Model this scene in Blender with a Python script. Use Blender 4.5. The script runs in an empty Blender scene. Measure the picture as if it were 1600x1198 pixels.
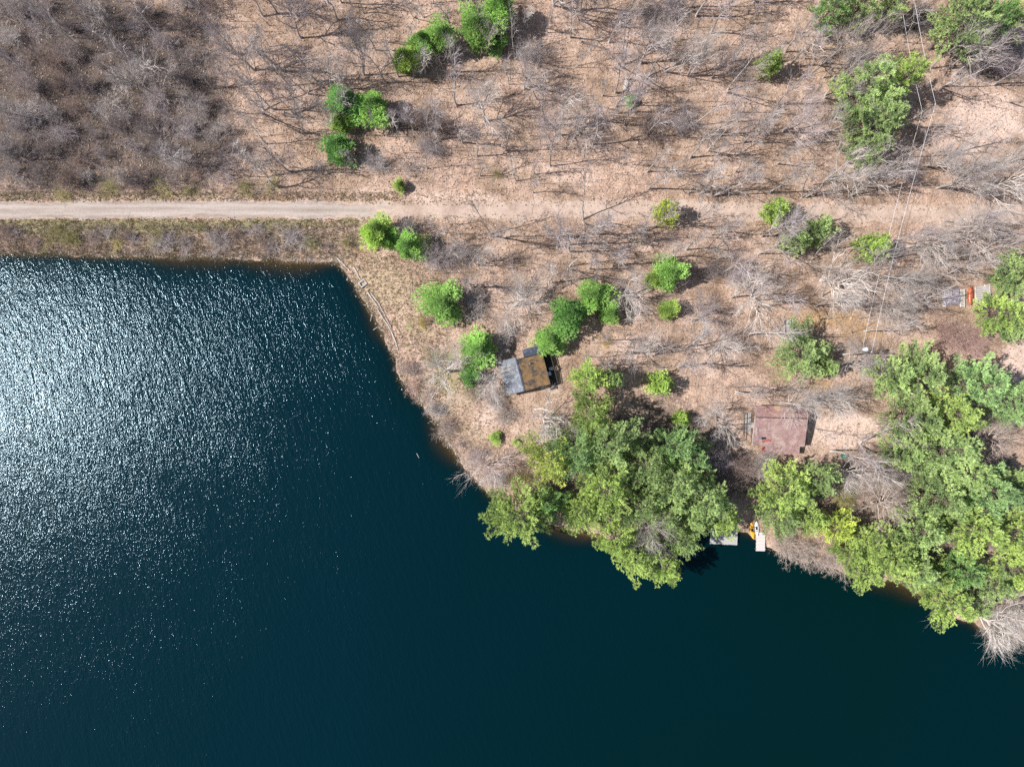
import bpy, math, random
import numpy as np
from mathutils import Vector, Matrix, noise as mnoise

R_ = math.radians
sc = bpy.context.scene
col = sc.collection

# ------------------------------------------------------------------ camera
CAM_H = 120.0                      # drone height, lens looks straight down
S = 0.11                           # metres per photo pixel on the water level
cam_d = bpy.data.cameras.new('camera')
cam_d.sensor_fit = 'HORIZONTAL'
cam_d.angle = 2 * math.atan(800 * S / CAM_H)
cam_d.clip_start = 0.5
cam_d.clip_end = 9000
cam = bpy.data.objects.new('camera', cam_d)
cam.location = (0, 0, CAM_H)
cam.rotation_euler = (0, 0, 0)
col.objects.link(cam)
sc.camera = cam

# ------------------------------------------------------------------ light
SUN_EL = R_(48.0)
world = bpy.data.worlds.new('World')
sc.world = world
world.use_nodes = True
wn = world.node_tree.nodes
wl = world.node_tree.links
wn.clear()
sky = wn.new('ShaderNodeTexSky')
sky.sky_type = 'NISHITA'
sky.sun_disc = False
sky.sun_elevation = SUN_EL
sky.sun_rotation = R_(-91)
sky.altitude = 150
bg = wn.new('ShaderNodeBackground')
bg.inputs[1].default_value = 0.085
wo = wn.new('ShaderNodeOutputWorld')
wl.new(sky.outputs[0], bg.inputs[0])
wl.new(bg.outputs[0], wo.inputs[0])

sun_d = bpy.data.lights.new('sun', 'SUN')
sun_d.energy = 4.6
sun_d.angle = R_(0.5)
sun_d.color = (1.0, 0.97, 0.93)
sun = bpy.data.objects.new('sun', sun_d)
ld = Vector((math.cos(SUN_EL), 0.015, -math.sin(SUN_EL)))     # light travels towards +x
sun.rotation_euler = ld.to_track_quat('-Z', 'Y').to_euler()
sun.location = (-60, 0, 90)
col.objects.link(sun)

sc.view_settings.view_transform = 'Standard'
sc.view_settings.look = 'None'
sc.view_settings.gamma = 1
sc.view_settings.use_curve_mapping = False
sc.view_settings.exposure = 0.62

sc.render.engine = 'CYCLES'
sc.cycles.use_denoising = False
sc.cycles.max_bounces = 5
sc.cycles.diffuse_bounces = 2
sc.cycles.glossy_bounces = 2
sc.cycles.transmission_bounces = 3
sc.cycles.transparent_max_bounces = 6
sc.cycles.sample_clamp_indirect = 4

# ------------------------------------------------------------------ helpers
def wp(px, py, z=0.0):
    f = S * (CAM_H - z) / CAM_H
    return ((px - 800) * f, (599 - py) * f)

def tag(o, label=None, cat=None, group=None, kind=None):
    if label: o['label'] = label
    if cat: o['category'] = cat
    if group: o['group'] = group
    if kind: o['kind'] = kind
    return o

def link(name, me, parent=None, mat=None):
    o = bpy.data.objects.new(name, me)
    col.objects.link(o)
    if parent is not None:
        o.parent = parent
    if mat is not None and me is not None and not me.materials:
        me.materials.append(mat)
    return o

class Buf:
    """collects vertices and faces, with an optional colour value per face"""
    def __init__(self):
        self.v = []; self.n = 0; self.f = []; self.c = []
    def add(self, verts, faces, cv=0.5):
        verts = np.asarray(verts, dtype=np.float32)
        base = self.n
        self.v.append(verts); self.n += len(verts)
        fa = np.asarray(faces, dtype=np.int64) + base
        self.f.append(fa)
        if np.isscalar(cv):
            cv = np.full(len(fa), cv, dtype=np.float32)
        self.c.append(np.asarray(cv, dtype=np.float32))
    def mesh(self, name, mat=None, smooth=False):
        me = bpy.data.meshes.new(name)
        V = np.concatenate(self.v) if self.v else np.zeros((0, 3), np.float32)
        me.vertices.add(len(V))
        me.vertices.foreach_set('co', V.ravel())
        tot = []; idx = []; cc = []
        for fa, cv in zip(self.f, self.c):
            idx.append(fa.ravel()); tot.append(np.full(len(fa), fa.shape[1], dtype=np.int32)); cc.append(cv)
        tot = np.concatenate(tot); idx = np.concatenate(idx).astype(np.int32); cc = np.concatenate(cc)
        me.loops.add(len(idx))
        me.loops.foreach_set('vertex_index', idx)
        me.polygons.add(len(tot))
        st = np.zeros(len(tot), dtype=np.int32); st[1:] = np.cumsum(tot)[:-1]
        me.polygons.foreach_set('loop_start', st)
        me.polygons.foreach_set('loop_total', tot)
        me.polygons.foreach_set('use_smooth', np.full(len(tot), bool(smooth)))
        a = me.attributes.new('tone', 'FLOAT', 'FACE')
        a.data.foreach_set('value', cc)
        me.update(calc_edges=True)
        me.validate()
        if mat: me.materials.append(mat)
        return me
    # --- primitives
    def box(self, c, d, rz=0.0, cv=0.5, rx=0.0, ry=0.0):
        x, y, z = d[0] / 2, d[1] / 2, d[2] / 2
        P = np.array([[-x, -y, -z], [x, -y, -z], [x, y, -z], [-x, y, -z], [-x, -y, z], [x, -y, z], [x, y, z], [-x, y, z]])
        M = np.array(Matrix.Rotation(rz, 3, 'Z') @ Matrix.Rotation(ry, 3, 'Y') @ Matrix.Rotation(rx, 3, 'X'))
        P = P @ M.T + np.array(c)
        self.add(P, [[0, 3, 2, 1], [4, 5, 6, 7], [0, 1, 5, 4], [1, 2, 6, 5], [2, 3, 7, 6], [3, 0, 4, 7]], cv)
    def tube(self, pts, rad, sides=5, cv=0.5, cap=True):
        pts = np.asarray(pts, dtype=np.float64); rad = np.asarray(rad, dtype=np.float64)
        n = len(pts)
        d = np.gradient(pts, axis=0)
        d /= np.linalg.norm(d, axis=1)[:, None] + 1e-9
        ref = np.array([0.0, 0, 1]) if abs(d[0][2]) < 0.8 else np.array([1.0, 0, 0])
        a = np.cross(d, ref); a /= np.linalg.norm(a, axis=1)[:, None] + 1e-9
        b = np.cross(d, a)
        th = np.arange(sides) * 2 * math.pi / sides
        ring = (np.cos(th)[None, :, None] * a[:, None, :] + np.sin(th)[None, :, None] * b[:, None, :]) * rad[:, None, None] + pts[:, None, :]
        V = ring.reshape(-1, 3)
        F = []
        for i in range(n - 1):
            for k in range(sides):
                k2 = (k + 1) % sides
                F.append([i * sides + k, i * sides + k2, (i + 1) * sides + k2, (i + 1) * sides + k])
        self.add(V, F, cv)
        if cap:
            for i, rev in ((0, False), (n - 1, True)):
                ids = [i * sides + k for k in range(sides)]
                if rev: ids = ids[::-1]
                self.f.append(np.array([ids], dtype=np.int64) + self.n - len(V)); self.c.append(np.array([cv], dtype=np.float32))
    def cones(self, o, d, ln, r, cv=0.5):
        """many thin three-sided spikes at once"""
        o = np.asarray(o, float); d = np.asarray(d, float)
        d = d / (np.linalg.norm(d, axis=1)[:, None] + 1e-9)
        n = len(o)
        ref = np.where(np.abs(d[:, 2:3]) < 0.8, np.array([[0, 0, 1.0]]), np.array([[1.0, 0, 0]]))
        a = np.cross(d, ref); a /= np.linalg.norm(a, axis=1)[:, None] + 1e-9
        b = np.cross(d, a)
        ln = np.broadcast_to(np.asarray(ln, float), (n,))[:, None]; r = np.broadcast_to(np.asarray(r, float), (n,))[:, None]
        V = np.stack([o + a * r, o + (-0.5 * a + 0.866 * b) * r, o + (-0.5 * a - 0.866 * b) * r, o + d * ln], axis=1).reshape(-1, 3)
        i = np.arange(n)[:, None] * 4
        F = np.concatenate([i + np.array([[0, 1, 3]]), i + np.array([[1, 2, 3]]), i + np.array([[2, 0, 3]])])
        c3 = cv if np.isscalar(cv) else np.tile(np.asarray(cv), 3)
        self.add(V, F, c3)
    def blades(self, o, d, ln, w, rng, cv=0.5):
        """many flat triangular blades at once (needle sprays, grass)"""
        o = np.asarray(o, float); d = np.asarray(d, float)
        d = d / (np.linalg.norm(d, axis=1)[:, None] + 1e-9)
        n = len(o)
        s = np.cross(d, rng.normal(size=(n, 3))); s /= np.linalg.norm(s, axis=1)[:, None] + 1e-9
        ln = np.broadcast_to(np.asarray(ln, float), (n,))[:, None]; w = np.broadcast_to(np.asarray(w, float), (n,))[:, None]
        V = np.stack([o - s * w * .5 + d * ln * .3, o + s * w * .5 + d * ln * .3, o + d * ln, o], axis=1).reshape(-1, 3)
        i = np.arange(n)[:, None] * 4
        F = i + np.array([[3, 1, 2, 0]])
        self.add(V, F, cv)

# ------------------------------------------------------------------ materials
def nodes_of(name):
    m = bpy.data.materials.new(name)
    m.use_nodes = True
    nt = m.node_tree
    return m, nt, nt.nodes['Principled BSDF'], nt.nodes['Material Output']

def N(nt, t, **kw):
    n = nt.nodes.new(t)
    for k, v in kw.items():
        setattr(n, k, v)
    return n

def noise_n(nt, scale, detail=4, rough=0.6, vec=None, dist=0.0):
    n = N(nt, 'ShaderNodeTexNoise')
    n.inputs['Scale'].default_value = scale
    n.inputs['Detail'].default_value = detail
    n.inputs['Roughness'].default_value = rough
    n.inputs['Distortion'].default_value = dist
    if vec is not None: nt.links.new(vec, n.inputs['Vector'])
    return n

def ramp_n(nt, fac, stops):
    r = N(nt, 'ShaderNodeValToRGB')
    els = r.color_ramp.elements
    while len(els) < len(stops): els.new(0.5)
    for e, (p, c) in zip(els, stops):
        e.position = p; e.color = (*c, 1) if len(c) == 3 else c
    nt.links.new(fac, r.inputs[0])
    return r

def mix_n(nt, fac, a, b, mode='MIX'):
    m = N(nt, 'ShaderNodeMix', data_type='RGBA', blend_type=mode)
    for sock, v in ((m.inputs[0], fac), (m.inputs[6], a), (m.inputs[7], b)):
        if isinstance(v, (int, float)): sock.default_value = v
        elif isinstance(v, tuple): sock.default_value = (*v, 1)
        else: nt.links.new(v, sock)
    return m.outputs[2]

def math_n(nt, op, a, b=None, clamp=False):
    m = N(nt, 'ShaderNodeMath', operation=op)
    m.use_clamp = clamp
    for s, v in zip(m.inputs, (a, b)):
        if v is None: continue
        if isinstance(v, (int, float)): s.default_value = v
        else: nt.links.new(v, s)
    return m.outputs[0]

def attr_n(nt, name):
    return N(nt, 'ShaderNodeAttribute', attribute_name=name).outputs['Fac']

def mat_plain(name, c1, c2=None, scale=6.0, rough=0.8, bump=0.0, spec=0.3, detail=5, metal=0.0):
    m, nt, p, out = nodes_of(name)
    tc = N(nt, 'ShaderNodeTexCoord').outputs['Object']
    if c2 is None: c2 = tuple(min(1, x * 0.75) for x in c1)
    n = noise_n(nt, scale, detail, 0.65, tc)
    r = ramp_n(nt, n.outputs[0], [(0.32, c2), (0.68, c1)])
    nt.links.new(r.outputs[0], p.inputs['Base Color'])
    p.inputs['Roughness'].default_value = rough
    p.inputs['Specular IOR Level'].default_value = spec
    p.inputs['Metallic'].default_value = metal
    if bump:
        b = N(nt, 'ShaderNodeBump'); b.inputs['Strength'].default_value = 1; b.inputs['Distance'].default_value = bump
        nt.links.new(n.outputs[0], b.inputs['Height']); nt.links.new(b.outputs[0], p.inputs['Normal'])
    return m

def mat_ground():
    m, nt, p, out = nodes_of('leaf_strewn_earth')
    pos = N(nt, 'ShaderNodeNewGeometry').outputs['Position']
    big = noise_n(nt, 0.09, 5, 0.68, pos, 0.8)
    mid = noise_n(nt, 0.45, 5, 0.65, pos, 0.4)
    fine = noise_n(nt, 3.2, 4, 0.75, pos)
    patch = noise_n(nt, 0.6, 6, 0.7, pos, 0.5)
    grain = N(nt, 'ShaderNodeTexVoronoi'); grain.inputs['Scale'].default_value = 6.5
    nt.links.new(pos, grain.inputs['Vector'])
    litter = ramp_n(nt, mid.outputs[0], [(0.25, (0.205, 0.140, 0.107)), (0.40, (0.362, 0.260, 0.207)), (0.58, (0.482, 0.358, 0.292)), (0.8, (0.56, 0.44, 0.365))]).outputs[0]
    tint = ramp_n(nt, big.outputs[0], [(0.30, (0.58, 0.53, 0.45)), (0.46, (0.88, 0.86, 0.80)), (0.56, (1, 0.985, 0.97)), (0.70, (1.10, 1.04, 0.97))]).outputs[0]
    c = mix_n(nt, 1.0, litter, tint, 'MULTIPLY')
    leafc = ramp_n(nt, grain.outputs['Color'], [(0.0, (0.62, 0.52, 0.45)), (0.5, (1, 1, 1)), (1.0, (1.28, 1.22, 1.14))]).outputs[0]
    c = mix_n(nt, 0.85, c, leafc, 'MULTIPLY')
    fr = ramp_n(nt, fine.outputs[0], [(0.3, (0.6, 0.56, 0.53)), (0.5, (1, 1, 1)), (0.75, (1.18, 1.16, 1.13))]).outputs[0]
    c = mix_n(nt, 0.9, c, fr, 'MULTIPLY')
    def zone(c, name, colr, strength=1.0):
        col2 = mix_n(nt, 0.9, colr, fr, 'MULTIPLY')
        w = math_n(nt, 'ADD', math_n(nt, 'MULTIPLY', attr_n(nt, name), 1.35), math_n(nt, 'MULTIPLY', patch.outputs[0], 1.9))
        f = math_n(nt, 'MULTIPLY', math_n(nt, 'MULTIPLY', math_n(nt, 'SUBTRACT', w, 1.42), 2.2, True), strength, True)
        return mix_n(nt, f, c, col2)
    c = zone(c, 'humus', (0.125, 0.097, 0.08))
    c = zone(c, 'grass', (0.27, 0.235, 0.125))
    c = zone(c, 'straw', (0.42, 0.32, 0.215))
    c = zone(c, 'rust', (0.40, 0.255, 0.125), 0.8)
    c = zone(c, 'pale', (0.58, 0.435, 0.36))
    c = zone(c, 'moss', (0.20, 0.22, 0.075))
    c = zone(c, 'mud', (0.22, 0.13, 0.06))
    nt.links.new(c, p.inputs['Base Color'])
    p.inputs['Roughness'].default_value = 0.95
    p.inputs['Specular IOR Level'].default_value = 0.15
    h = math_n(nt, 'ADD', math_n(nt, 'MULTIPLY', fine.outputs[0], 0.6), math_n(nt, 'MULTIPLY', grain.outputs['Distance'], 0.5))
    b = N(nt, 'ShaderNodeBump'); b.inputs['Strength'].default_value = 0.8; b.inputs['Distance'].default_value = 0.12
    nt.links.new(h, b.inputs['Height']); nt.links.new(b.outputs[0], p.inputs['Normal'])
    return m

def mat_trail():
    m, nt, p, out = nodes_of('trail_gravel')
    pos = N(nt, 'ShaderNodeNewGeometry').outputs['Position']
    mp = N(nt, 'ShaderNodeMapping'); mp.inputs['Scale'].default_value = (0.12, 1.3, 1)
    nt.links.new(pos, mp.inputs['Vector'])
    streak = noise_n(nt, 1.0, 4, 0.6, mp.outputs[0])
    fine = noise_n(nt, 4.0, 4, 0.75, pos)
    g = ramp_n(nt, streak.outputs[0], [(0.3, (0.25, 0.20, 0.165)), (0.55, (0.34, 0.28, 0.24)), (0.75, (0.42, 0.355, 0.31))]).outputs[0]
    fr = ramp_n(nt, fine.outputs[0], [(0.3, (0.72, 0.7, 0.68)), (0.5, (1, 1, 1)), (0.75, (1.12, 1.12, 1.1))]).outputs[0]
    g = mix_n(nt, math_n(nt, 'MULTIPLY', attr_n(nt, 'track'), 0.55), g, (0.50, 0.43, 0.385))
    g = mix_n(nt, 0.8, g, fr, 'MULTIPLY')
    mid = noise_n(nt, 0.45, 5, 0.65, pos, 0.4)
    lit = ramp_n(nt, mid.outputs[0], [(0.25, (0.27, 0.195, 0.153)), (0.40, (0.38, 0.28, 0.225)), (0.58, (0.475, 0.36, 0.295)), (0.8, (0.55, 0.435, 0.36))]).outputs[0]
    lit = mix_n(nt, 0.9, lit, fr, 'MULTIPLY')
    cover = math_n(nt, 'ADD', attr_n(nt, 'leaves'), math_n(nt, 'MULTIPLY', streak.outputs[0], 0.7))
    f = ramp_n(nt, math_n(nt, 'SUBTRACT', cover, 0.35), [(0.42, (0, 0, 0)), (0.62, (1, 1, 1))]).outputs[0]
    c = mix_n(nt, f, g, lit)
    nt.links.new(c, p.inputs['Base Color'])
    p.inputs['Roughness'].default_value = 0.95
    p.inputs['Specular IOR Level'].default_value = 0.15
    b = N(nt, 'ShaderNodeBump'); b.inputs['Strength'].default_value = 0.6; b.inputs['Distance'].default_value = 0.08
    nt.links.new(fine.outputs[0], b.inputs['Height']); nt.links.new(b.outputs[0], p.inputs['Normal'])
    return m

def mat_water():
    m, nt, p, out = nodes_of('lake_water')
    pos = N(nt, 'ShaderNodeNewGeometry').outputs['Position']
    def waves(rot, sc_across, sc_along, detail, rough):
        mp = N(nt, 'ShaderNodeMapping'); mp.vector_type = 'TEXTURE'
        mp.inputs['Rotation'].default_value = (0, 0, R_(rot))
        mp.inputs['Scale'].default_value = (1 / sc_across, 1 / sc_along, 1)
        nt.links.new(pos, mp.inputs['Vector'])
        return noise_n(nt, 1.0, detail, rough, mp.outputs[0], 0.25).outputs[0]
    w1 = waves(22, 1.35, 0.42, 2, 0.5)
    w2 = waves(10, 3.6, 1.8, 2, 0.5)
    w3 = waves(35, 6.5, 5.0, 1, 0.5)
    h = math_n(nt, 'ADD', math_n(nt, 'MULTIPLY', w1, 0.078), math_n(nt, 'ADD', math_n(nt, 'MULTIPLY', w2, 0.046), math_n(nt, 'MULTIPLY', w3, 0.027)))
    gust = noise_n(nt, 0.05, 3, 0.6, pos, 0.8).outputs[0]
    amp = math_n(nt, 'MULTIPLY', attr_n(nt, 'chop'), math_n(nt, 'ADD', math_n(nt, 'MULTIPLY', gust, 1.5), 0.27))
    h = math_n(nt, 'MULTIPLY', h, amp)
    b = N(nt, 'ShaderNodeBump'); b.inputs['Strength'].default_value = 1.0; b.inputs['Distance'].default_value = 1.0
    nt.links.new(h, b.inputs['Height'])
    tone = noise_n(nt, 0.02, 3, 0.5, pos, 0.8).outputs[0]
    c = ramp_n(nt, tone, [(0.32, (0.0002, 0.0098, 0.0094)), (0.68, (0.0003, 0.0102, 0.0136))]).outputs[0]
    c = mix_n(nt, math_n(nt, 'POWER', attr_n(nt, 'chop'), 2.0), c, (0.0004, 0.0118, 0.0180))      # blue sky reflection on choppy water painted into the base colour
    nt.links.new(c, p.inputs['Base Color'])
    p.inputs['Roughness'].default_value = 0.13
    p.inputs['IOR'].default_value = 1.333
    p.inputs['Specular Tint'].default_value = (0.58, 0.84, 1.0, 1)
    p.inputs['Specular IOR Level'].default_value = 0.27
    nt.links.new(b.outputs[0], p.inputs['Normal'])
    # shallow water lets the bed show through
    tr = N(nt, 'ShaderNodeBsdfTransparent'); tr.inputs[0].default_value = (0.80, 0.78, 0.62, 1)
    mx = N(nt, 'ShaderNodeMixShader')
    nt.links.new(attr_n(nt, 'opacity'), mx.inputs[0])
    nt.links.new(tr.outputs[0], mx.inputs[1]); nt.links.new(p.outputs[0], mx.inputs[2])
    nt.links.new(mx.outputs[0], out.inputs['Surface'])
    return m

def mat_tinted(name, dark, light, rough=0.85, spec=0.2, transl=0.0, rand=0.25):
    """colour runs dark to light with the face's own tone, tinted by the object's colour"""
    m, nt, p, out = nodes_of(name)
    oi = N(nt, 'ShaderNodeObjectInfo')
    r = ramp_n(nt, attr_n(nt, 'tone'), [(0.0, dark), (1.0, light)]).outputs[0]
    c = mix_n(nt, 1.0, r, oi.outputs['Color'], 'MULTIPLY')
    hsv = N(nt, 'ShaderNodeHueSaturation')
    nt.links.new(c, hsv.inputs['Color'])
    nt.links.new(math_n(nt, 'ADD', math_n(nt, 'MULTIPLY', oi.outputs['Random'], rand), 1 - rand / 2), hsv.inputs['Value'])
    c = hsv.outputs[0]
    nt.links.new(c, p.inputs['Base Color'])
    p.inputs['Roughness'].default_value = rough
    p.inputs['Specular IOR Level'].default_value = spec
    if transl:
        t = N(nt, 'ShaderNodeBsdfTranslucent'); nt.links.new(c, t.inputs[0])
        mx = N(nt, 'ShaderNodeMixShader'); mx.inputs[0].default_value = transl
        nt.links.new(p.outputs[0], mx.inputs[1]); nt.links.new(t.outputs[0], mx.inputs[2])
        nt.links.new(mx.outputs[0], out.inputs['Surface'])
    return m

M = {
    'ground': mat_ground(), 'trail': mat_trail(), 'water': mat_water(),
    'bark': mat_tinted('grey_bark', (0.23, 0.195, 0.175), (0.54, 0.495, 0.455)),
    'twig': mat_tinted('grey_twig', (0.24, 0.205, 0.188), (0.53, 0.48, 0.445)),
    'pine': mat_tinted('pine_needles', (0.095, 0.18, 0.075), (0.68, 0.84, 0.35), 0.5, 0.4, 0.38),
    'pinebark': mat_tinted('pine_bark', (0.10, 0.075, 0.06), (0.20, 0.16, 0.13)),
    'litter': mat_tinted('dry_leaf', (0.15, 0.092, 0.058), (0.56, 0.425, 0.325), 0.9, 0.1),
    'straw': mat_tinted('dry_grass', (0.24, 0.19, 0.10), (0.60, 0.49, 0.34), 0.9, 0.1, 0.15),
    'wood_grey': mat_plain('weathered_wood', (0.50, 0.47, 0.45), (0.30, 0.28, 0.27), 9, 0.85, 0.004),
    'wood_brown': mat_plain('brown_wood', (0.26, 0.19, 0.14), (0.15, 0.105, 0.08), 8, 0.85, 0.004),
    'wood_dark': mat_plain('dark_stained_wood', (0.05, 0.042, 0.04), (0.025, 0.022, 0.022), 8, 0.7),
    'stone': mat_plain('pinkish_grey_stone', (0.50, 0.43, 0.39), (0.30, 0.26, 0.235), 3, 0.9, 0.03),
}

# ------------------------------------------------------------------ terrain
SHORE = [(-90000, 396), (-3000, 396), (-400, 398), (0, 396), (100, 397), (180, 400), (300, 401), (400, 403), (470, 407), (522, 408),
         (541, 420), (558, 450), (575, 477), (590, 503), (605, 530), (620, 560), (628, 590), (640, 613), (665, 635),
         (685, 660), (695, 685), (715, 712), (735, 735), (760, 765), (790, 788), (830, 806), (870, 818), (900, 828),
         (935, 836), (975, 842), (1020, 845), (1060, 842), (1085, 832), (1110, 826), (1150, 826), (1175, 832), (1200, 852),
         (1260, 868), (1330, 895), (1400, 905), (1450, 928), (1490, 960), (1550, 985), (1620, 992), (2000, 1030), (30000, 4000)]
SH = np.array([wp(*p) for p in SHORE])

def shore_dist(X, Y):
    """signed distance to the shoreline in metres, positive on land"""
    sh = np.asarray(X).shape
    x = np.asarray(X, float).ravel(); y = np.asarray(Y, float).ravel()
    best = np.full(x.shape, 1e18)
    below = np.zeros(x.shape, dtype=bool)
    for (x0, y0), (x1, y1) in zip(SH[:-1], SH[1:]):
        dx, dy = x1 - x0, y1 - y0
        t = np.clip(((x - x0) * dx + (y - y0) * dy) / (dx * dx + dy * dy), 0, 1)
        best = np.minimum(best, (x - x0 - t * dx) ** 2 + (y - y0 - t * dy) ** 2)
        inside = (x >= x0) & (x < x1)
        below |= inside & (y < y0 + (x - x0) / (dx if dx else 1e-9) * dy)
    d = np.sqrt(best)
    return np.where(below, -d, d).reshape(sh)

def wob(X, Y, f, ph=0.0):
    return (np.sin(X * f + 1.3 * np.sin(Y * f * 0.7 + ph) + ph) * np.cos(Y * f * 1.1 + 1.7 * np.sin(X * f * 0.6 + ph * 2)))

def trail_y(X):
    return wp(0, 328, 1.3)[1] - np.clip((np.asarray(X, float) - 10) / 80, 0, 2.0) ** 1.5 * 1.0 + 0.12 * np.sin(np.asarray(X) * 0.09)

def height(X, Y):
    X = np.asarray(X, float); Y = np.asarray(Y, float)
    d = shore_dist(X, Y)
    d = d + 0.45 * wob(X, Y, 0.55, .9) + 0.30 * wob(X, Y, 1.1, .3) + 0.16 * wob(X, Y, 3.1, 1.9)
    land = 0.03 + 0.85 * (1 - np.exp(-np.maximum(d, 0) / 3.5)) + np.clip(d / 14, 0, 1) * (0.45 + 0.28 * wob(X, Y, 0.13, .5) + 0.14 * wob(X, Y, 0.41, 2.) + 0.05 * wob(X, Y, 1.5, 1.))
    bed = -0.02 - 0.20 * np.minimum(-d, 2.5) - 0.5 * np.clip(-d - 2.5, 0, 12)
    z = np.where(d > 0, land, bed)
    ty = trail_y(X)
    k = np.clip((4.2 - np.abs(Y - ty)) / 2.2, 0, 1); k = k * k * (3 - 2 * k)
    z = z * (1 - k) + 1.3 * k
    return z

def hz(x, y):
    return float(height(np.array([x]), np.array([y]))[0])

def at(px, py):
    """ground point seen at a photo pixel"""
    z = 1.0
    for _ in range(4):
        x, y = wp(px, py, z); z = max(hz(x, y), 0.0)
    return x, y, z

def blob_weight(X, Y, blobs):
    w = np.zeros(np.asarray(X).shape)
    for (px, py, rx, ry, s) in blobs:
        cx, cy = wp(px, py, 1.2)
        q = ((X - cx) / (rx * S)) ** 2 + ((Y - cy) / (ry * S)) ** 2
        w = np.maximum(w, s * np.exp(-q * q * 0.7))
    return w

ZONES = {
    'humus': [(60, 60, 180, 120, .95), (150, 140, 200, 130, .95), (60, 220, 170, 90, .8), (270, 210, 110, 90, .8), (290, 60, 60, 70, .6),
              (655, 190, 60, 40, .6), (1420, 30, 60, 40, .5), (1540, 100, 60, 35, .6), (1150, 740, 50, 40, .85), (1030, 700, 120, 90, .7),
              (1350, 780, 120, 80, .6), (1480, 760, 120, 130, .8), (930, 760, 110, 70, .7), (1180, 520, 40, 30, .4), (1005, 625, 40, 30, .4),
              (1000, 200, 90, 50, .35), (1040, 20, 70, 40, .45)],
    'grass': [(60, 352, 130, 12, .9), (230, 352, 130, 11, .85), (420, 350, 110, 10, .8), (560, 346, 50, 10, .6), (300, 372, 330, 14, .45), (60, 305, 120, 8, .5),
              (300, 303, 150, 7, .5), (600, 560, 10, 80, .3)],
    'straw': [(600, 450, 60, 40, .7), (650, 500, 40, 40, .6), (690, 610, 60, 60, .55), (740, 670, 40, 40, .5), (560, 400, 60, 20, .5)],
    'rust': [(1290, 500, 70, 18, .7), (1345, 515, 45, 22, .6), (1310, 670, 60, 25, .3), (560, 395, 22, 10, .6), (905, 605, 14, 12, .5), (950, 530, 18, 10, .6),
             (1275, 600, 30, 12, .7), (400, 40, 30, 30, .35), (655, 45, 20, 20, .4), (1420, 322, 60, 8, .5), (820, 20, 30, 20, .35), (480, 20, 30, 30, .3)],
    'pale': [(1540, 190, 70, 50, .75), (1500, 230, 60, 40, .6), (760, 650, 30, 30, .6), (1000, 540, 70, 25, .6), (1590, 570, 30, 40, .8), (880, 330, 120, 10, .5), (1315, 672, 70, 28, .9),
             (960, 380, 100, 20, .4), (700, 310, 100, 14, .6), (560, 300, 100, 8, .4), (880, 270, 60, 20, .5), (560, 250, 70, 20, .25), (900, 40, 70, 50, .35), (1110, 560, 50, 30, .5)],
    'moss': [(700, 575, 40, 50, .5), (820, 690, 25, 20, .5), (1220, 585, 20, 25, .5), (730, 180, 35, 30, .3), (700, 215, 40, 20, .25), (1310, 760, 40, 30, .5), (640, 515, 15, 40, .35), (1180, 690, 20, 15, .4)],
}

def axis(lo, hi, step):
    a = list(np.arange(lo, hi + 1e-6, step))
    out, g, x = [], step, hi
    while x < 4000:
        g *= 1.35; x += g; out.append(x)
    neg, g, x = [], step, lo
    while x > -4000:
        g *= 1.35; x -= g; neg.append(x)
    return np.array(neg[::-1] + a + out)

def grid_mesh(name, xs, ys, zf, mat, attrs):
    X, Y = np.meshgrid(xs, ys)
    Z = zf(X, Y)
    V = np.stack([X, Y, Z], -1).reshape(-1, 3)
    nx, ny = len(xs), len(ys)
    i = (np.arange(ny - 1)[:, None] * nx + np.arange(nx - 1)[None, :]).ravel()
    F = np.stack([i, i + 1, i + nx + 1, i + nx], 1)
    b = Buf(); b.add(V, F)
    me = b.mesh(name, mat, True)
    for k, f in attrs.items():
        a = me.attributes.new(k, 'FLOAT', 'POINT')
        a.data.foreach_set('value', f(X, Y).ravel().astype(np.float32))
    return me

za = {k: (lambda X, Y, bl=bl: blob_weight(X, Y, bl)) for k, bl in ZONES.items()}
za['mud'] = lambda X, Y: np.clip(-shore_dist(X, Y) / 1.2, 0, 1) * 1.1
ground = link('ground', grid_mesh('ground', axis(-96, 96, 0.62), axis(-60, 74, 0.62), height, M['ground'], za))
tag(ground, 'pinkish tan ground strewn with fallen leaves around the lake', None, None, 'structure')

# lake surface: one sheet, clear only over the shallows
def opacity(X, Y):
    d = -shore_dist(X, Y)
    shelf = 0.55 + 2.2 * blob_weight(X, Y, [(440, 408, 60, 30, 1), (300, 404, 60, 25, .6), (690, 690, 40, 40, .7), (890, 835, 40, 25, .7), (1420, 920, 60, 30, .8), (585, 500, 25, 40, .3)]) + .2 * wob(X, Y, .35, 1.)
    return np.clip(0.30 + 0.66 * (1 - np.exp(-np.maximum(d, 0) / np.maximum(shelf, .2))) + np.clip(d / 12, 0, 1) * 0.1, 0, 1)
def chop(X, Y):
    # the wind comes over open water from the left; the cove along the wooded bank lies in its lee
    k = np.clip((X - (-30)) / 85, 0, 1); k2 = np.clip((-18 - Y) / 40, 0, 1)
    lee = np.clip(1 - 0.72 * k - 0.30 * k2 * k, 0.16, 1)
    return lee * (0.55 + 0.45 * np.clip(-shore_dist(X, Y) / 5, 0, 1))
lake = link('lake', grid_mesh('lake', axis(-96, 96, 1.2), axis(-74, 30, 1.2), lambda X, Y: X * 0, M['water'], {'opacity': opacity, 'chop': chop}))
tag(lake, 'deep teal lake with sunlit ripples', None, None, 'structure')

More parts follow.
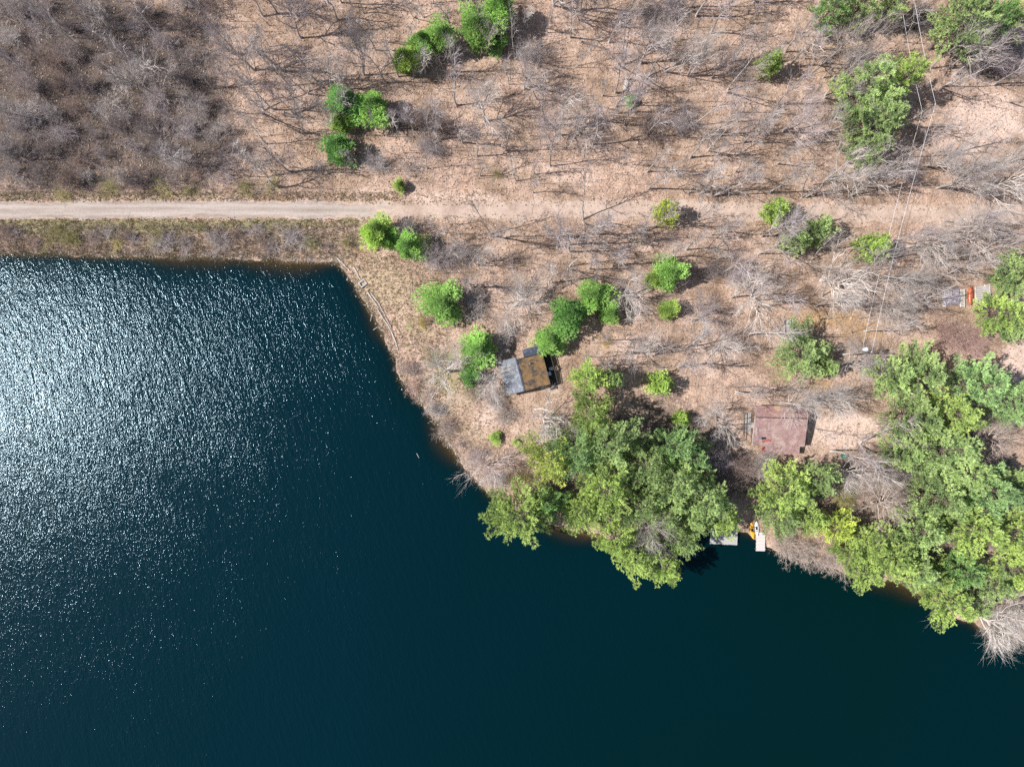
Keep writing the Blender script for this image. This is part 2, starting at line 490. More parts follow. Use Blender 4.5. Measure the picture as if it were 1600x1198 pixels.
# trail: a gravel strip on the low embankment
def make_trail():
    xs = axis(-100, 100, 0.8)
    rng = np.random.default_rng(5)
    us = np.array([-1.0, -0.85, -0.68, -0.45, -0.22, 0.0, 0.22, 0.45, 0.68, 0.85, 1.0])
    X = np.repeat(xs[:, None], len(us), 1)
    half = 1.55 + 0.16 * np.sin(xs * 0.5) + 0.14 * np.sin(xs * 1.7 + 1) + rng.normal(0, 0.09, len(xs))
    Y = trail_y(xs)[:, None] + us[None, :] * half[:, None]
    Z = np.full_like(X, 1.325) - 0.012 * np.abs(us)[None, :] + 0.01 * np.cos(us * 6)[None, :]
    V = np.stack([X, Y, Z], -1).reshape(-1, 3)
    n = len(us)
    i = (np.arange(len(xs) - 1)[:, None] * n + np.arange(n - 1)[None, :]).ravel()
    b = Buf(); b.add(V, np.stack([i, i + n, i + n + 1, i + 1], 1))
    me = b.mesh('trail', M['trail'], True)
    a = me.attributes.new('leaves', 'FLOAT', 'POINT')
    lx = np.clip((X - wp(500, 0)[0]) / 24, 0, 1) * 0.95
    rag = np.random.default_rng(9).normal(0, .16, X.shape)
    edge = np.clip((np.abs(us)[None, :] - 0.42 + rag * 1.3) / 0.5, 0, 1) * 0.62 + 0.16 * np.exp(-(us / .14) ** 2)[None, :]
    a.data.foreach_set('value', (lx + edge).ravel().astype(np.float32))
    a2 = me.attributes.new('track', 'FLOAT', 'POINT')
    a2.data.foreach_set('value', (np.exp(-((np.abs(us) - .42) / .2) ** 2)[None, :] * np.ones_like(X)).ravel().astype(np.float32))
    t = link('trail', me)
    tag(t, 'straight grey gravel trail crossing above the lake', None, None, 'structure')
make_trail()

# ------------------------------------------------------------------ plant builders (shapes shared by alike plants)
def unit(v):
    return v / (np.linalg.norm(v) + 1e-9)

def perp_dir(d, ang, roll):
    ref = np.array([0, 0, 1.0]) if abs(d[2]) < 0.9 else np.array([1.0, 0, 0])
    a = unit(np.cross(d, ref)); b = np.cross(d, a)
    return unit(d * math.cos(ang) + (a * math.cos(roll) + b * math.sin(roll)) * math.sin(ang))

def limb(rng, p, d, ln, segs, wobble, up):
    pts = [np.array(p, float)]
    d = np.array(d, float)
    for i in range(segs):
        d = unit(d + rng.normal(0, wobble, 3) + np.array([0, 0, up]))
        pts.append(pts[-1] + d * ln / segs)
    return np.array(pts)

def along(pts, t):
    f = t * (len(pts) - 1); i = min(int(f), len(pts) - 2); u = f - i
    return pts[i] * (1 - u) + pts[i + 1] * u, unit(pts[i + 1] - pts[i])

def bare_tree(seed, h, trunk_frac, r0, n1, a1, l1, n2, n3, n4, up1=0.12, lean=0.0, forks=1, t0=0.35, twig=0.0075):
    """leafless tree of real limbs, branches and twigs: returns (trunk mesh, crown mesh)"""
    rng = np.random.default_rng(seed)
    T, C = Buf(), Buf()
    stems = []
    for k in range(forks):
        az = rng.uniform(0, 6.28) + k * 6.28 / forks
        sp = lean if forks == 1 else lean + 0.28
        d0 = unit(np.array([math.cos(az) * sp, math.sin(az) * sp, 1.0]))
        p = limb(rng, (0.12 * math.cos(az) * (forks > 1), 0.12 * math.sin(az) * (forks > 1), -0.25), d0, h * trunk_frac, 7, 0.07, 0.05)
        rr = r0 * (0.75 if forks > 1 else 1.0)
        rad = rr * np.linspace(1.15, 0.30, len(p)); rad[0] *= 1.35
        T.tube(p, rad, 6, rng.uniform(0.3, 0.7))
        stems.append((p, rr))
    oo, dd, ll, rr_, cc = [], [], [], [], []
    for p, rr in stems:
        for i in range(n1):
            t = t0 + (1 - t0) * (i + rng.uniform(0.2, 0.8)) / n1
            q, d = along(p, t)
            ang = a1[0] + (a1[1] - a1[0]) * (t - t0) / (1 - t0) + rng.normal(0, 0.12)
            b1 = perp_dir(d, ang, i * 2.4 + rng.normal(0, 0.5))
            L1 = l1 * (1.1 - 0.45 * (t - t0) / (1 - t0)) * rng.uniform(0.75, 1.2)
            P1 = limb(rng, q, b1, L1, 5, 0.09, up1)
            tone1 = rng.uniform(0.35, 0.9)
            C.tube(P1, rr * np.linspace(0.50, 0.13, 6) * rng.uniform(0.8, 1.1), 4, tone1, False)
            for j in range(n2):
                t2 = 0.22 + 0.78 * (j + rng.uniform(0, 1)) / n2
                q2, d2 = along(P1, min(t2, 0.99))
                b2 = perp_dir(d2, rng.uniform(0.35, 0.75), rng.uniform(0, 6.28))
                L2 = L1 * (0.72 - 0.30 * t2) * rng.uniform(0.7, 1.25)
                P2 = limb(rng, q2, b2, L2, 3, 0.16, up1 * 0.8)
                C.tube(P2, rr * np.array([0.17, 0.13, 0.09, 0.055]) + 0.009, 3, rng.uniform(0.35, 1.0), False)
                for k in range(n3):
                    t3 = 0.15 + 0.85 * (k + rng.uniform(0, 1)) / n3
                    q3, d3 = along(P2, min(t3, 0.99))
                    b3 = perp_dir(d3, rng.uniform(0.3, 0.7), rng.uniform(0, 6.28)); b3 = unit(b3 + [0, 0, up1])
                    L3 = L2 * rng.uniform(0.4, 0.8) + 0.2
                    oo.append(q3); dd.append(b3); ll.append(L3); rr_.append(twig * 1.5); cc.append(rng.uniform(0.3, 1))
                    for m in range(n4):
                        q4 = q3 + b3 * L3 * rng.uniform(0.15, 0.9)
                        oo.append(q4); dd.append(unit(b3 + rng.normal(0, 0.42, 3) + [0, 0, up1])); ll.append(L3 * rng.uniform(0.5, 1.0) + 0.15)
                        rr_.append(twig); cc.append(rng.uniform(0.2, 1))
    C.cones(oo, dd, ll, rr_, np.array(cc))
    return T.mesh('trunk', M['bark'], True), C.mesh('crown', M['twig'])

def bush_mesh(seed, h, r, stems, n2, n3, n4=3, twig=0.008):
    rng = np.random.default_rng(seed)
    B = Buf()
    oo, dd, ll, rr_, cc = [], [], [], [], []
    for i in range(stems):
        az = i * 2.4 + rng.normal(0, .4); tilt = abs(rng.normal(0, 0.5)) * r / h + 0.12
        d = unit(np.array([math.cos(az) * tilt, math.sin(az) * tilt, 1]))
        P = limb(rng, (rng.normal(0, .15 * r), rng.normal(0, .15 * r), -0.1), d, h * rng.uniform(.6, 1.1), 4, 0.13, -0.03)
        B.tube(P, np.array([.032, .027, .021, .015, .008]) * rng.uniform(.7, 1.3), 3, rng.uniform(0.3, 1), False)
        for j in range(n2):
            t = 0.2 + 0.8 * (j + rng.uniform(0, 1)) / n2
            q, dq = along(P, min(t, .99)); b = perp_dir(dq, rng.uniform(.4, 1.0), rng.uniform(0, 6.28))
            L = h * rng.uniform(.18, .38)
            oo.append(q); dd.append(b); ll.append(L); rr_.append(twig * 1.4); cc.append(rng.uniform(.3, 1))
            for k in range(n3):
                q3 = q + b * L * rng.uniform(.2, .95); b3 = unit(b + rng.normal(0, .55, 3) + [0, 0, .1]); L3 = L * rng.uniform(.35, .7)
                oo.append(q3); dd.append(b3); ll.append(L3); rr_.append(twig); cc.append(rng.uniform(.15, 1))
                for m in range(n4):
                    oo.append(q3 + b3 * L3 * rng.uniform(.1, .8)); dd.append(b3 + rng.normal(0, .7, 3)); ll.append(L3 * .6); rr_.append(twig * .8); cc.append(rng.uniform(.15, 1))
    B.cones(oo, dd, ll, rr_, np.array(cc))
    return B.mesh('bush', M['twig'])

def tufts(B, rng, P, D, k, ln, w, spread, tone):
    """sprays of needles at points P heading along D"""
    n = len(P)
    o = np.repeat(P, k, 0) + rng.normal(0, 0.03, (n * k, 3))
    d = np.repeat(D, k, 0) + rng.normal(0, spread, (n * k, 3))
    l = ln * rng.uniform(.65, 1.25, n * k)
    c = np.clip(np.repeat(tone, k) + rng.normal(0, .13, n * k), 0, 1)
    B.blades(o, d, l, w * rng.uniform(.7, 1.3, n * k), rng, c)

def pine(seed, h, r, whorls, per, low=0.22, droop=0.0, needle=0.36, top=0.8):
    """white pine: whorls of limbs that turn up at the tip, each a plume of needle sprays"""
    rng = np.random.default_rng(seed)
    T, C = Buf(), Buf()
    p = limb(rng, (0, 0, -0.3), (0, 0, 1), h * 1.0, 8, 0.03, 0.05)
    T.tube(p, h * 0.0155 * np.linspace(1.2, 0.12, 9), 6, 0.5)
    P, D, tn = [], [], []
    lop = rng.uniform(0, 6.28)
    for w in range(whorls):
        u = (w + rng.uniform(0, .8)) / whorls
        t = low + (0.985 - low) * u
        q, _ = along(p, min(t, .99))
        prof = (1 - u) ** top * (0.72 + 0.55 * math.sin(min(u * 2.6, 1.57)))
        for i in range(per):
            az = i * 6.28 / per + w * 1.1 + rng.normal(0, .28)
            L = r * prof * rng.uniform(.5, 1.35) * (1 + .16 * math.cos(az - lop)) + 0.25
            el = 0.02 + 0.85 * u ** 1.6 + rng.normal(0, .1) - droop
            d = np.array([math.cos(az) * math.cos(el), math.sin(az) * math.cos(el), math.sin(el)])
            B1 = limb(rng, q, d, L, 5, 0.07, 0.09)
            T.tube(B1, np.linspace(.055, .012, 6) * (0.5 + L / r), 3, 0.5, False)
            btone = rng.uniform(0.25, 0.95)
            ns = max(5, int(L / 0.25))
            for s_ in range(ns):
                tt = 0.22 + 0.78 * (s_ + rng.uniform(0, 1)) / ns
                q2, d2 = along(B1, min(tt, .99))
                side = 1 if s_ % 2 else -1
                sd = unit(np.cross(d2, [0, 0, 1])) * side
                b2 = unit(d2 * rng.uniform(.7, 1.1) + sd * rng.uniform(.4, .8) + np.array([0, 0, rng.uniform(.0, .35)]))
                L2 = (0.30 * L * (1.15 - tt) + 0.32) * rng.uniform(.7, 1.2)
                m = max(2, int(L2 / 0.21))
                for k in range(m):
                    g = (k + rng.uniform(.3, 1)) / m
                    P.append(q2 + b2 * L2 * (.35 + .65 * g) + rng.normal(0, .09, 3)); D.append(unit(b2 * .8 + np.array([0, 0, .55]) + rng.normal(0, .25, 3)))
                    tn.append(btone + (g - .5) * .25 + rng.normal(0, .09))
            P.append(B1[-1]); D.append(unit(B1[-1] - B1[-2])); tn.append(btone + .2)
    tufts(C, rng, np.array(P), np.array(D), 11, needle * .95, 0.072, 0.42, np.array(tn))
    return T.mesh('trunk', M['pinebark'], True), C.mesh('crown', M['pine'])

def cedar(seed, h, r, n, lobes=9):
    """dense rounded evergreen: fine sprays all over a lumpy spindle"""
    rng = np.random.default_rng(seed)
    T, C = Buf(), Buf()
    p = limb(rng, (0, 0, -0.2), (0, 0, 1), h * .92, 6, .02, .05)
    T.tube(p, h * .016 * np.linspace(1.2, .15, 7), 5, .5)
    la = rng.uniform(0, 6.28, lobes * 3); lz = rng.uniform(.05, .9, lobes * 3); ls = rng.uniform(.05, .42, lobes * 3)
    u = rng.uniform(0, 1, n) ** 0.85; az = rng.uniform(0, 6.28, n)
    prof = np.sin(np.clip(u * .88 + .12, 0, 1) ** .75 * math.pi) ** .6
    bump = np.zeros(n)
    for a, z, s in zip(la, lz, ls):
        dd = (np.angle(np.exp(1j * (az - a))) / .5) ** 2 + ((u - z) / .13) ** 2
        bump += s * np.exp(-dd)
    R = r * prof * (0.45 + 1.45 * bump) * rng.uniform(.6, 1.15, n)
    zz = h * (.06 + .94 * u) + bump * .4
    P = np.stack([R * np.cos(az), R * np.sin(az), zz], 1)
    D = np.stack([np.cos(az), np.sin(az), np.full(n, .35) + u * .9], 1)
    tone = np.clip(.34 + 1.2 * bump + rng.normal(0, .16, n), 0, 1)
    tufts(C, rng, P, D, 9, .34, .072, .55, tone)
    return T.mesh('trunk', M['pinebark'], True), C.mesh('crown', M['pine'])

def tree_root(name, loc, rz, sx, sz, trunk, crown, label, cat, group, tint=(1, 1, 1), btint=None):
    e = bpy.data.objects.new(name, None)
    e.empty_display_size = 0.5
    col.objects.link(e)
    e.location = loc; e.rotation_euler = (0, 0, rz); e.scale = (sx, sx, sz)
    t = link('trunk', trunk, e); c = link('crown', crown, e)
    c.color = (*tint, 1); t.color = (*(btint or (1, 1, 1)), 1)
    tag(e, label, cat, group)
    return e

# ------------------------------------------------------------------ plant shapes
rnd = random.Random(11)
PINES = [(pine(100 + i, 13.0, 4.6, w, p_, lo, dr), 13.0, 4.6) for i, (w, p_, lo, dr) in enumerate(
    [(10, 6, .22, .02), (9, 7, .25, .05), (11, 6, .2, 0.0), (9, 7, .3, .06), (10, 6, .18, .1), (9, 7, .28, -.03)])]
YOUNG = [(pine(140 + i, 5.0, 1.9, 11, 6, .10, -.10, .30, .7), 5.0, 1.9) for i in range(3)]
CEDARS = [(cedar(160 + i, 6.0, 2.4, 2600), 6.0, 2.4) for i in range(4)]

SPREAD = [(bare_tree(200 + i, 10, .62, .20, n1, (1.10, .42), 4.5, 8, 5, 4, .10, lean=.05, forks=fk, t0=.3), 10, 5.0)
          for i, (n1, fk) in enumerate([(11, 1), (7, 2), (12, 1), (5, 3), (10, 1), (6, 2)])]
POLES = [(bare_tree(230 + i, 14, .88, .15, n1, (.85, .40), 3.0, 5, 3, 2, .12, lean=ln, forks=fk, t0=.36), 14, 2.9)
         for i, (n1, ln, fk) in enumerate([(12, .02, 1), (10, .08, 1), (15, .04, 1), (8, .05, 2), (11, .12, 1), (6, .03, 3), (9, .03, 1), (14, .09, 1)])]
SLIM = [(bare_tree(260 + i, 10, .9, .085, 8, (.75, .4), 1.5, 4, 4, 3, .18, lean=ln, forks=fk, t0=.35), 10, 1.7)
        for i, (ln, fk) in enumerate([(.03, 1), (.12, 1), (.05, 2), (.2, 1)])]
BUSHES = [(bush_mesh(300 + i, 3.0, r, s, 7, 5, 3), 3.0, 2.4) for i, (r, s) in enumerate([(2.2, 16), (2.8, 22), (2.0, 12), (2.5, 18)])]
DENSE = [(bush_mesh(320 + i, 4.2, 3.0, 34, 9, 6, 3), 4.2, 3.6) for i in range(3)]

GREY = (1.0, .98, 1.0); PALE = (1.22, 1.20, 1.19); WHITE = (1.5, 1.48, 1.45); LAV = (.95, .90, .96); BROWN = (.62, .50, .46); PINK = (1.0, .74, .70); OLIVE = (.66, .66, .30); DARK = (.50, .46, .48)
PGREEN = (1, 1, 1); PYEL = (1.14, 1.12, .86); PBLUE = (.88, .98, 1.02); PDEEP = (.70, .86, .74); CGREEN = (.84, 1.02, .72); CDEEP = (.60, .86, .62); LIME = (1.1, 1.14, .74)

def put_tree(kind, shapes, px, py, h, r, label, cat, group, tint, by='base', btint=None, idx=None, rz=None, crown_at=0.62):
    """by='base': the pixel is the foot; by='crown': the pixel is the middle of the crown. r in metres."""
    i = rnd.randrange(len(shapes)) if idx is None else idx % len(shapes)
    (tr, cr), H0, R0 = shapes[i]
    if by == 'base':
        x, y, z = at(px, py)
    else:
        z = 1.0
        for _ in range(4):
            x, y = wp(px, py, z + h * crown_at); z = max(hz(x, y), 0.0)
    return tree_root(kind, (x, y, z), rnd.uniform(0, 6.28) if rz is None else rz, r / R0, h / H0, tr, cr, label, cat, group, tint, btint)

def put_bush(px, py, h, r, label, group, tint, shapes=None, name='bush'):
    shapes = shapes or BUSHES
    me, H0, R0 = shapes[rnd.randrange(len(shapes))]
    x, y, z = at(px, py)
    o = link(name, me)
    o.location = (x, y, z); o.rotation_euler = (0, 0, rnd.uniform(0, 6.28)); k = r / R0
    o.scale = (k, k, h / H0); o.color = (*tint, 1)
    tag(o, label, 'bush', group)
    return o

# --- evergreens: crown pixel, crown radius in px, height, kind, tint, label
EV = [
 (783, 18, 24, 8, 'c', CGREEN, 'topmost evergreen of the cluster at the top edge, above the fanned bare tree'),
 (744, 48, 27, 8, 'c', CGREEN, 'rounded bright evergreen below and left of the top edge cluster tip'),
 (777, 64, 13, 4, 'c', CDEEP, 'small evergreen just under the top edge evergreen cluster'),
 (691, 62, 22, 7, 'c', CGREEN, 'upper right evergreen of the curved row left of the fanned bare tree'),
 (660, 68, 19, 7, 'c', CGREEN, 'middle evergreen of the curved row near the top'),
 (632, 95, 18, 7, 'c', LIME, 'lower left light green evergreen of the curved row near the top'),
 (541, 160, 26, 7, 'c', CDEEP, 'dark evergreen at the left of the clump above the trail, foot of leaning tree'),
 (585, 168, 23, 6, 'c', CGREEN, 'evergreen at the right of the clump above the trail'),
 (533, 190, 17, 5, 'c', LIME, 'light green evergreen below the dark one in the clump above the trail'),
 (527, 232, 23, 6, 'c', CDEEP, 'lowest evergreen of the clump above the trail, standing slightly apart'),
 (625, 290, 9, 2.5, 'c', LIME, 'tiny bright green evergreen close above the trail'),
 (588, 362, 25, 7, 'c', LIME, 'tall bright evergreen just below the trail at the lake corner'),
 (608, 372, 15, 5, 'c', CGREEN, 'darker evergreen between the two bright ones below the trail'),
 (638, 385, 20, 6, 'c', CGREEN, 'smaller bright evergreen right of the tall one below the trail'),
 (693, 473, 30, 6.5, 'c', CGREEN, 'round bushy cedar standing alone on the dry grass by the lake'),
 (748, 545, 27, 6, 'c', CGREEN, 'bright cedar touching the left corner of the dark cabin'),
 (735, 590, 14, 4, 'c', CDEEP, 'small dark cedar under the wide bare tree left of the cabin'),
 (859, 531, 23, 5.5, 'c', CGREEN, 'round cedar above the right corner of the dark cabin'),
 (889, 491, 26, 8, 'c', CDEEP, 'deep green cedar in the clump above and right of the cabin'),
 (928, 462, 24, 7, 'c', CGREEN, 'upper cedar of the clump above and right of the cabin'),
 (955, 488, 16, 5, 'c', CGREEN, 'pale small cedar at the right of the clump above the cabin'),
 (1047, 428, 22, 7, 'c', CGREEN, 'egg shaped cedar with a long shadow, mid picture below the trail'),
 (1022, 436, 14, 4, 'c', LIME, 'low pale evergreen at the left side of the egg shaped cedar'),
 (1046, 484, 15, 4, 'c', LIME, 'small bright cedar below the egg shaped cedar'),
 (1041, 330, 19, 6, 'y', (1.5, 1.35, .6), 'yellow green young pine on the trail line in mid picture'),
 (1211, 332, 20, 6, 'y', LIME, 'young pine on the trail line, right of the yellow one'),
 (1241, 377, 19, 7, 'y', PGREEN, 'left half of the young pine pair below the trail'),
 (1277, 362, 22, 7, 'y', PGREEN, 'right half of the young pine pair below the trail'),
 (1364, 385, 22, 8, 'y', LIME, 'lime young pine right of the pale spreading bare tree'),
 (1203, 97, 17, 7, 'y', LIME, 'lone light green young pine in the upper wood'),
 (988, 158, 8, 1.6, 'c', CDEEP, 'tiny round evergreen below the upturned root stump'),
 (1350, 140, 42, 15, 'p', PGREEN, 'large pine, upper left of the big pine group by the utility pole'),
 (1372, 200, 42, 14, 'p', PGREEN, 'large pine, lower crown of the big pine group by the utility pole'),
 (1412, 122, 25, 14, 'p', PYEL, 'large pine, upper right arm of the big pine group'),
 (1348, 236, 24, 12, 'p', PGREEN, 'lowest pine of the big pine group by the utility pole'),
 (1302, 12, 24, 13, 'p', PDEEP, 'left pine of the three at the top edge right of centre'),
 (1350, 6, 26, 13, 'p', PGREEN, 'middle pine of the three at the top edge right of centre'),
 (1395, 6, 20, 13, 'p', PGREEN, 'right pine of the three at the top edge right of centre'),
 (1500, 38, 44, 15, 'p', PGREEN, 'broad pine in the top right corner'),
 (1548, 40, 30, 14, 'p', PDEEP, 'dark pine between the broad one and the top right corner'),
 (1586, 22, 28, 14, 'p', PYEL, 'pine in the very top right corner'),
 (1256, 556, 37, 10, 'p', PGREEN, 'bushy pine just below the picnic table'),
 (1293, 572, 17, 6, 'y', PGREEN, 'small pine at the lower right of the bushy pine by the picnic table'),
 (1588, 430, 34, 12, 'p', PGREEN, 'pine at the right edge above the stored boats'),
 (1574, 486, 30, 12, 'p', PYEL, 'yellowish pine at the right edge touching the stored boats'),
 (1592, 505, 30, 12, 'p', PGREEN, 'pine at the right edge below the stored boats'),
 (1033, 598, 20, 5, 'y', LIME, 'small lime pine in the clearing right of the cabin'),
 (1066, 655, 14, 4, 'y', LIME, 'small young pine left of the red brown roof'),
 (774, 683, 9, 1.6, 'c', LIME, 'tiny lime evergreen near the water below the cabin'),
 (806, 690, 5, 1.0, 'c', LIME, 'tiny evergreen right of the tiny lime one below the cabin'),
 (918, 590, 26, 11, 'p', PYEL, 'upper pine of the grove right of the cabin'),
 (955, 592, 16, 9, 'y', PGREEN, 'small pine at the right of the upper grove pine near the cabin'),
 (928, 648, 30, 14, 'p', PYEL, 'tall pine at the neck of the lakeside grove'),
 (868, 718, 36, 12, 'p', (1.35, 1.2, .8), 'yellow green pine at the left side of the lakeside grove'),
 (905, 705, 34, 14, 'p', PBLUE, 'blue green pine behind the yellow green one in the lakeside grove'),
 (950, 705, 42, 15, 'p', PGREEN, 'large central pine of the lakeside grove'),
 (945, 760, 38, 14, 'p', PYEL, 'pine below the large central one in the lakeside grove'),
 (1050, 700, 30, 14, 'p', PBLUE, 'upper right pine of the lakeside grove beside the dark gap'),
 (1062, 748, 40, 15, 'p', PGREEN, 'wide pine in the right half of the lakeside grove'),
 (1105, 780, 42, 15, 'p', PGREEN, 'big pine of the lakeside grove hanging towards the grey dock'),
 (1132, 808, 29, 11, 'p', PYEL, 'pine whose branches cover the grey dock'),
 (1085, 720, 24, 12, 'p', PBLUE, 'blue green pine at the top right end of the lakeside grove'),
 (815, 805, 46, 14, 'p', PYEL, 'leftmost pine of the shore leaning over the lake'),
 (852, 790, 26, 11, 'p', PDEEP, 'dark pine right behind the leftmost shore pine'),
 (905, 800, 32, 12, 'p', PYEL, 'shore pine between the leftmost one and the bare lakeside tree'),
 (960, 840, 30, 12, 'p', PYEL, 'shore pine left of the bare lakeside tree crown'),
 (995, 868, 36, 12, 'p', PYEL, 'lowest shore pine below the bare lakeside tree'),
 (1042, 878, 26, 11, 'p', PYEL, 'shore pine right of the lowest one, over the water'),
 (1068, 842, 26, 12, 'p', PGREEN, 'shore pine above the dark water left of the grey dock'),
 (1330, 862, 22, 8, 'p', PYEL, 'small low pine amid the pale shore bushes'),
 (1455, 905, 26, 11, 'p', PYEL, 'shore pine in the bend between the two right shore groups'),
 (1520, 950, 22, 8, 'p', PGREEN, 'small pine tucked behind the white overhanging tree'),
 (1030, 806, 26, 12, 'p', PGREEN, 'pine directly right of the bare lakeside tree crown'),
 (1000, 785, 30, 13, 'p', PGREEN, 'pine just above the bare lakeside tree crown'),
 (1008, 722, 34, 14, 'p', PGREEN, 'pine right of the large central one in the lakeside grove'),
 (1085, 808, 24, 12, 'p', PGREEN, 'shore pine just left of the pines over the grey dock'),
 (1238, 765, 42, 12, 'p', PYEL, 'bushy pine below the red brown roof'),
 (1276, 748, 27, 11, 'p', PGREEN, 'pine at the right shoulder of the bushy one below the red brown roof'),
 (1213, 802, 28, 11, 'p', PGREEN, 'pine just behind the pale dock and kayaks'),
 (1262, 810, 24, 9, 'p', PYEL, 'low pine right of the pale dock'),
 (1308, 822, 26, 9, 'p', (1.4, 1.25, .7), 'yellowish low pine on the bank above the grey shore bushes'),
 (1355, 845, 30, 10, 'p', PYEL, 'low pine on the bank left of the right shore pines'),
 (1395, 580, 30, 13, 'p', PGREEN, 'leftmost pine of the right hand wood, near the lower pole'),
 (1432, 580, 38, 14, 'p', PGREEN, 'upper pine of the right hand wood'),
 (1478, 640, 38, 14, 'p', PYEL, 'rounded yellowish pine in the upper right hand wood'),
 (1530, 605, 38, 15, 'p', PBLUE, 'blue green pine in the upper right hand wood'),
 (1585, 630, 36, 15, 'p', PBLUE, 'blue green pine of the right hand wood at the picture edge'),
 (1425, 650, 36, 14, 'p', PGREEN, 'pine on the left side of the right hand wood beside the sandy patch'),
 (1470, 705, 44, 15, 'p', PGREEN, 'broad middle pine of the right hand wood'),
 (1412, 712, 28, 11, 'p', PGREEN, 'pine low on the left side of the right hand wood'),
 (1505, 735, 34, 14, 'p', PGREEN, 'pine between the broad middle one and the bare tree in the right wood'),
 (1540, 770, 42, 15, 'p', PBLUE, 'large pine below the bare tree in the right wood'),
 (1590, 760, 34, 15, 'p', PGREEN, 'pine at the right edge below the bare tree in the right wood'),
 (1470, 780, 36, 14, 'p', PGREEN, 'pine in the lower part of the right wood, beside the fanned bare crown'),
 (1515, 825, 38, 14, 'p', PYEL, 'pine in the lower right wood above the shaded gap'),
 (1575, 835, 40, 15, 'p', PYEL, 'yellowish pine in the lower right wood at the picture edge'),
 (1440, 825, 34, 13, 'p', PGREEN, 'pine above the shore in the right wood'),
 (1390, 870, 36, 13, 'p', PYEL, 'large shore pine at the left end of the right wood'),
 (1425, 880, 30, 12, 'p', PGREEN, 'shore pine right of the large one at the left end of the right wood'),
 (1350, 895, 24, 9, 'p', PYEL, 'low shore pine reaching over the water right of the grey bushes'),
 (1500, 890, 28, 11, 'p', PDEEP, 'sparse pine above the last shore pine on the right'),
 (1480, 940, 34, 11, 'p', PYEL, 'last shore pine before the white bare tree at lower right'),
 (1545, 915, 30, 10, 'p', PGREEN, 'small pine above the white bare tree at lower right'),
 (1590, 885, 30, 13, 'p', PYEL, 'pine at the right edge above the white bare trees'),
]
for (px, py, r, h, k, tint, lab) in EV:
    shapes, name = {'p': (PINES, 'pine_tree'), 'y': (YOUNG, 'young_pine_tree'), 'c': (CEDARS, 'cedar_tree')}[k]
    rm = r * S * (CAM_H - h * .6) / CAM_H * (1.24 if k == 'p' else 1.08)
    put_tree(name, shapes, px, py, h, rm, lab, 'tree', {'p': 'pines along the shore and in the wood', 'y': 'young pines', 'c': 'rounded evergreens'}[k], tint, 'crown', crown_at=.55)

